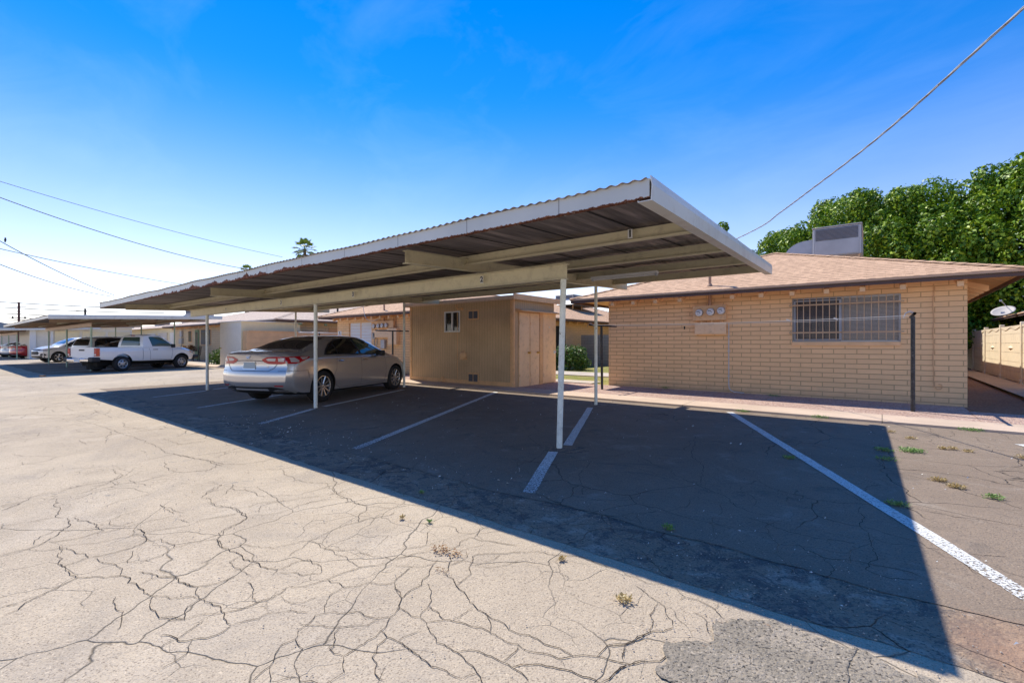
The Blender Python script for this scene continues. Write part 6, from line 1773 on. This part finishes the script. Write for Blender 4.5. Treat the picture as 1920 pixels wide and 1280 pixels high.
    b = MB(); b.tube([(.30, .52, .285), (.22, .52, .28)], .028, 10); b.build('exhaust_pipe', 'plastic', root, local=True)
    b = MB(); b.box(.5, 4.4, -.58, .58, .20, .32); b.build('underbody', 'under', root, local=True)
    return root
WM = {'alloy10': wheel_meshes(.335, .225, .215, 10), 'steel': wheel_meshes(.345, .205, .21, 'steel'), 'alloy5': wheel_meshes(.34, .22, .21, 5)}

s0 = sedan('silver metallic sedan parked in the near carport, rear toward the alley', (-11.05+.0, 4.15, .0), 0, M['silver'], True, 'parked vehicles')
def place(root, x, y, z, heading):
    """heading: angle of the nose direction left of +Y"""
    root.location = (x, y, z); root.rotation_euler = (0, 0, pi/2+heading)
# rear axle centre from the two rear wheel contacts; tail centre sits 1.09 behind it
a = radians(20.5); fx, fy = -sin(a), cos(a)
RC = Vector((-9.38, 5.34))  # right rear contact (outer face)
rc = RC + Vector((-fy, fx))*-.0 + Vector((-cos(a), -sin(a)))*.88
tail = rc - Vector((fx, fy))*1.09
place(s0, tail.x, tail.y, G(-9.8, 6)+.008, a)

# ---- pickup
TRK = dict(L=4.82,
    w=[(0, .82), (.15, .845), (1.0, .86), (2.5, .855), (3.6, .865), (4.3, .86), (4.6, .81), (4.82, .70)],
    zb=[(0, .55), (.5, .50), (1.8, .42), (3.2, .42), (4.4, .42), (4.82, .50)],
    zs=[(0, .90), (1.8, .92), (3.2, .92), (4.0, .93), (4.6, .87), (4.82, .80)],
    ws=[(0, .815), (.15, .84), (1.0, .855), (2.5, .85), (3.6, .855), (4.3, .83), (4.6, .77), (4.82, .66)],
    zl=[(0, 1.06), (1.9, 1.06), (2.0, 1.05), (3.4, 1.04), (4.0, 1.01), (4.5, .95), (4.82, .87)],
    wl=[(0, .80), (1.9, .83), (3.4, .80), (4.0, .78), (4.5, .70), (4.82, .55)],
    zt=[(0, 1.085), (1.9, 1.085), (3.2, 1.09), (3.6, 1.10), (4.1, 1.07), (4.5, 1.00), (4.82, .90)],
    wr=[(0, .78), (1.9, .80), (3.4, .74), (4.0, .70), (4.5, .60), (4.82, .45)],
    dr=[(0, .008), (1.9, .008), (3.2, .02), (4.0, .03), (4.82, .02)],
    rp=[(.4, .0), (1.2, .0)], fp=[(.3, .06), (.6, .0), (.8, .0), (1.0, .06)], rb=.03, fb=.34, rf=.2, ff=.9)
TRK['xs'] = [0, .02, .06, .12]+lin(.2, 4.3, 40)+[4.42, 4.52, 4.62, 4.70, 4.76, 4.82]
t = thing('pickup_truck', 'white single cab pickup truck under the second carport', 'pickup truck', (-27.5, 5, .1), 0, 'parked vehicles')
bed = bmesh.new(); bmesh.ops.create_cube(bed, size=1, matrix=Matrix.Translation((1.0, 0, 1.0)) @ Matrix.Diagonal((1.80, 1.46, .75, 1)))
c = make_car(t, TRK, M['carwhite'], (1.06, 3.84), .345, .60, .095, (bed,))
# cab
cab = bmesh.new(); secs = []
for x, zt_, hw, zlo in ((1.98, 1.10, .80, 1.0), (2.0, 1.30, .76, 1.0), (2.05, 1.52, .69, 1.0), (2.12, 1.62, .655, 1.0), (2.25, 1.655, .64, 1.0), (2.55, 1.675, .64, 1.0), (2.80, 1.665, .64, 1.0), (2.95, 1.62, .65, 1.0), (3.15, 1.49, .69, 1.0), (3.40, 1.30, .74, 1.0), (3.62, 1.13, .78, 1.0), (3.70, 1.08, .79, 1.0)):
    pts = [(.80, zlo), (.795, 1.05), (.80-(.80-hw)*.45, 1.05+(zt_-1.09)*.5), (hw, zt_-.05), (hw*.93, zt_-.015), (hw*.6, zt_+.005), (0, zt_+.01)]
    full = pts+[(-y, z) for y, z in pts[-2::-1]]
    secs.append([cab.verts.new((x, y, z)) for y, z in full])
for p, q in zip(secs, secs[1:]):
    for i in range(len(p)-1): cab.faces.new((p[i], p[i+1], q[i+1], q[i]))
    cab.faces.new((p[-1], p[0], q[0], q[-1]))
cab.faces.new(secs[0]); cab.faces.new(secs[-1][::-1]); bmesh.ops.recalc_face_normals(cab, faces=cab.faces)
me = bpy.data.meshes.new('cab'); cab.to_mesh(me); cab.free(); me.materials.append(M['carwhite']); link_raw('cab', me, t)
cc = Car(t, me, None, 0)
cc.decal('rear_window', [(-.60, 1.16), (-.53, 1.50), (-.48, 1.55), (.48, 1.55), (.53, 1.50), (.60, 1.16)], 'B', 'glass_green', .006, .06)
cc.decal('stop_light', [(-.12, 1.60), (-.12, 1.635), (.12, 1.635), (.12, 1.60)], 'B', 'red', .010, .06)
for ax_ in ('R', 'L'):
    cc.decal('side_window', [(2.42, 1.12), (2.32, 1.55), (2.40, 1.575), (2.80, 1.575), (2.98, 1.50), (3.22, 1.32), (3.42, 1.15), (3.43, 1.12)], ax_, 'glass_green', .006, .06)
    c.seam([(2.22, 1.05), (2.28, .9), (2.30, .5)], ax_, .010); c.seam([(3.38, 1.04), (3.36, .8), (3.30, .5)], ax_, .010); c.seam([(1.95, 1.06), (1.95, .5)], ax_, .014); c.seam([(2.30, .5), (3.30, .5)], ax_, .010)
cc.decal('windscreen', [(3.0, -.52), (3.0, .52), (3.55, .64), (3.60, 0), (3.55, -.64)], 'T', 'glass', .006, .08)
for s_, ax_ in ((-1, 'R'), (1, 'L')):
    b = MB(); b.box(-.004, .14, s_*.72-.0, s_*.862, .70, 1.04) if s_ > 0 else b.box(-.004, .14, s_*.862, s_*.72, .70, 1.04)
    b.build('tail_light', 'red', t, bevel=.012, local=True)
    b = MB(); b.box(-.008, .01, min(s_*.74, s_*.84), max(s_*.74, s_*.84), .73, .80); b.build('light_lens', 'clear', t, local=True)
    b = MB(); b.tube([(2.40, s_*.875, .97), (2.62, s_*.875, .97)], .013, 8); b.build('door_handle', 'plastic', t, local=True)
    b = MB(); b.obox((3.30, s_*.98, 1.14), .05, .09, .085, 0); b.tube([(3.38, s_*.82, 1.10), (3.32, s_*.93, 1.12)], .03, 6); b.build('mirror', 'plastic', t, bevel=.02, local=True)
    c.decal('headlight', [(4.35, .90), (4.62, .84), (4.66, .72), (4.40, .78)], ax_, 'clear', .006, .05); c.decal('marker_light', [(4.28, .90), (4.34, .89), (4.38, .80), (4.33, .80)], ax_, 'amber', .008, .05)
b = MB(); b.box(-.012, -.001, -.16, .16, .93, .99); b.build('tailgate_handle', 'plastic', t, local=True)
c.seam([(-.70, 1.07), (-.70, .60), (.70, .60), (.70, 1.07)], 'B', .012, 'tailgate_gap')
b = MB(); b.box(-.19, -.04, -.62, .62, .47, .60); b.build('bumper', 'chrome', t, bevel=.02, local=True)
b = MB()
for s_ in (-1, 1): b.box(-.17, .16, min(s_*.60, s_*.875), max(s_*.60, s_*.875), .46, .66)
b.build('bumper_end', 'plastic', t, bevel=.03, local=True)
b = MB(); b.box(-.20, -.191, -.155, .155, .46, .60); b.build('licence_plate', 'white', t, local=True)
b = MB(); b.box(.3, 4.4, -.45, .45, .28, .52); b.tube([(1.06, -.6, .345), (1.06, .6, .345)], .06, 8); b.tube([(3.84, -.6, .345), (3.84, .6, .345)], .05, 8); b.lathe([(0, -.3), (.33, -.3), (.33, .3), (0, .3)], (.55, 0, .42), 'Z', 16)
b.build('chassis', 'under', t, local=True)
b = MB(); b.box(4.55, 4.86, -.80, .80, .48, .66); b.build('front_bumper', 'plastic', t, bevel=.05, local=True)
add_wheels(t, WM['steel'], [(1.06, -.76, .345), (3.84, -.76, .345), (1.06, .76, .345), (3.84, .76, .345)])
a = radians(23); fx, fy = -sin(a), cos(a)
RC = Vector((-26.6, 5.62)); rc = RC+Vector((-cos(a), -sin(a)))*.86; tail = rc-Vector((fx, fy))*1.06
place(t, tail.x, tail.y, .10, a)

# ---- SUVs / vans from one table
SUV = dict(L=4.30,
    w=[(0, .80), (.15, .86), (1.0, .885), (2.4, .885), (3.6, .89), (4.0, .85), (4.3, .74)],
    zb=[(0, .34), (.3, .26), (3.9, .24), (4.3, .30)],
    zs=[(0, .98), (1.0, 1.0), (2.4, .98), (3.4, .96), (4.0, .92), (4.3, .84)],
    ws=[(0, .78), (.15, .83), (1.0, .86), (2.4, .865), (3.5, .86), (4.0, .80), (4.3, .66)],
    zl=[(0, 1.06), (1.0, 1.06), (2.4, 1.04), (3.2, 1.03), (3.8, .99), (4.3, .87)],
    wl=[(0, .75), (.2, .80), (1.0, .82), (2.4, .82), (3.2, .81), (3.8, .75), (4.3, .58)],
    zt=[(0, 1.14), (.06, 1.30), (.16, 1.48), (.30, 1.58), (.6, 1.635), (1.2, 1.665), (1.9, 1.665), (2.3, 1.62), (2.65, 1.47), (3.0, 1.27), (3.25, 1.13), (3.6, 1.08), (4.0, 1.0), (4.3, .89)],
    wr=[(0, .70), (.16, .64), (.5, .62), (1.8, .61), (2.3, .62), (2.7, .66), (3.2, .72), (3.8, .66), (4.3, .48)],
    dr=[(0, .03), (.3, .06), (2.2, .06), (2.8, .04), (3.3, .03), (4.3, .02)],
    rp=[(.2, .10), (.45, .0), (.75, .0), (1.0, .05), (1.6, .12)], fp=[(.2, .10), (.4, .0), (.7, .0), (.85, .05), (.95, .12)], rb=.14, fb=.30)
SUV['xs'] = xs_for(4.30, 36)
def stretch(P, kx, kz, L):
    Q = {}
    for k, v in P.items():
        if k in ('zb', 'zs', 'zl', 'zt'): Q[k] = [(x*kx, z*kz) for x, z in v]
        elif k in ('w', 'ws', 'wl', 'wr', 'dr'): Q[k] = [(x*kx, z) for x, z in v]
        elif k in ('rp', 'fp'): Q[k] = [(z*kz, q) for z, q in v]
        else: Q[k] = v
    Q['L'] = L; Q['xs'] = [x*kx for x in P['xs']]; return Q
def suv(label, P, kx, kz, mat, nm, cat='car', wm='alloy5', light='headlight'):
    root = thing(nm, label, cat, (0, 0, 0), 0, 'parked vehicles'); R = .34; ax = (.80*kx, 3.38*kx)
    c = make_car(root, P, mat, ax, R, .60, .05)
    f = lambda pts: [(x*kx, z*kz) for x, z in pts]
    for s_ in ('R', 'L'):
        c.decal('window_frame', f([(.28, 1.07), (.34, 1.35), (.50, 1.52), (1.0, 1.58), (1.9, 1.575), (2.3, 1.50), (2.7, 1.32), (3.02, 1.10), (3.0, 1.05), (2.0, 1.06)]), s_, 'plastic', .004, .06)
        for q in ([(.38, 1.10), (.42, 1.34), (.55, 1.48), (.82, 1.51), (.82, 1.09)], [(.90, 1.09), (.90, 1.52), (1.62, 1.52), (1.66, 1.09)], [(1.74, 1.09), (1.72, 1.51), (1.95, 1.50), (2.25, 1.43), (2.6, 1.27), (2.85, 1.09)]):
            c.decal('side_window', f(q), s_, 'glass', .007, .06)
        c.seam(f([(1.70, 1.04), (1.70, .35)]), s_, .010); c.seam(f([(.85, 1.04), (.95, .8), (1.15, .35)]), s_, .010); c.seam(f([(2.85, 1.02), (2.85, .35)]), s_, .010)
        c.decal(light, f([(3.55, .94), (3.80, .92), (4.08, .86), (4.10, .78), (3.85, .80)]), s_, 'clear', .006, .05)
        c.decal('tail_light', f([(.06, 1.02), (.25, 1.0), (.25, .82), (.08, .82)]), s_, 'red', .006, .05)
    c.decal('rear_window', [(-.62, 1.12*kz), (-.55, 1.42*kz), (-.48, 1.48*kz), (.48, 1.48*kz), (.55, 1.42*kz), (.62, 1.12*kz)], 'B', 'glass', .006, .06)
    c.decal('windscreen', [(2.40*kx, -.52), (2.36*kx, 0), (2.40*kx, .52), (3.02*kx, .66), (3.1*kx, 0), (3.02*kx, -.66)], 'T', 'glass', .006, .08)
    c.decal('upper_grille', [(-.55, .80*kz), (-.60, .87*kz), (.60, .87*kz), (.55, .80*kz)], 'F', 'plastic', .006, .06)
    c.decal('grille', [(-.42, .50*kz), (-.50, .60*kz), (-.42, .72*kz), (.42, .72*kz), (.50, .60*kz), (.42, .50*kz)], 'F', 'plastic', .006, .06)
    for s_ in (-1, 1):
        c.decal(light, [(s_*.60, .80*kz), (s_*.60, .87*kz), (s_*.78, .90*kz), (s_*.80, .82*kz)], 'F', 'clear', .007, .05)
        c.decal('fog_light', [(s_*.56, .46*kz), (s_*.60, .58*kz), (s_*.74, .60*kz), (s_*.80, .52*kz), (s_*.78, .45*kz)], 'F', 'plastic', .006, .05)
        c.decal('tail_light', [(s_*.62, .84*kz), (s_*.64, 1.02*kz), (s_*.77, 1.02*kz), (s_*.78, .84*kz)], 'B', 'red', .006, .05)
        b = MB(); b.obox((2.72*kx, s_*.97, 1.10*kz), .06, .10, .07, 0); b.build('mirror', 'plastic', root, bevel=.02, local=True)
    c.decal('licence_plate', [(-.155, .66), (-.155, .80), (.155, .80), (.155, .66)], 'B', 'plate', .008, .08)
    c.decal('lower_bumper', [(-.75, .32), (-.75, .44), (.75, .44), (.75, .32)], 'F', 'plastic', .006, .06)
    add_wheels(root, WM[wm], [(ax[0], -.78, R), (ax[1], -.78, R), (ax[0], .78, R), (ax[1], .78, R)])
    b = MB(); b.box(.4, 3.8*kx, -.55, .55, .24, .4); b.build('underbody', 'under', root, local=True)
    return root
s1 = suv('small silver white crossover facing the alley beside the white garage wall', SUV, 1.0, 1.0, M['greysuv'], 'parked_crossover')
place(s1, -44.4, 8.75, .12, pi+radians(14))
V = stretch(SUV, 1.16, 1.0, 4.30*1.16)
s2 = suv('white van like wagon between the crossover and the pickup, rear window toward the alley', V, 1.16, 1.0, M['vanpaint'], 'parked_van', 'van')
place(s2, -36.7, 5.7, .12, radians(24))
s3 = sedan('dark sedan mostly hidden behind the pickup bed', (0, 0, 0), 0, M['cardark'], False, 'parked vehicles'); place(s3, -31.6, 5.4, .11, radians(22))
s4 = sedan('red sedan in the farthest carport with its tail lit by sun', (0, 0, 0), 0, M['carred'], False, 'parked vehicles'); place(s4, -55.6, 4.7, .11, radians(22))
s5 = sedan('silver sedan in the farthest carport left of the red one', (0, 0, 0), 0, M['greysuv'], False, 'parked vehicles'); place(s5, -59.4, 4.5, .11, radians(22))
s6 = sedan('white sedan at the extreme left edge of the photo', (0, 0, 0), 0, M['carwhite'], False, 'parked vehicles'); place(s6, -62.8, 4.2, .11, radians(22))
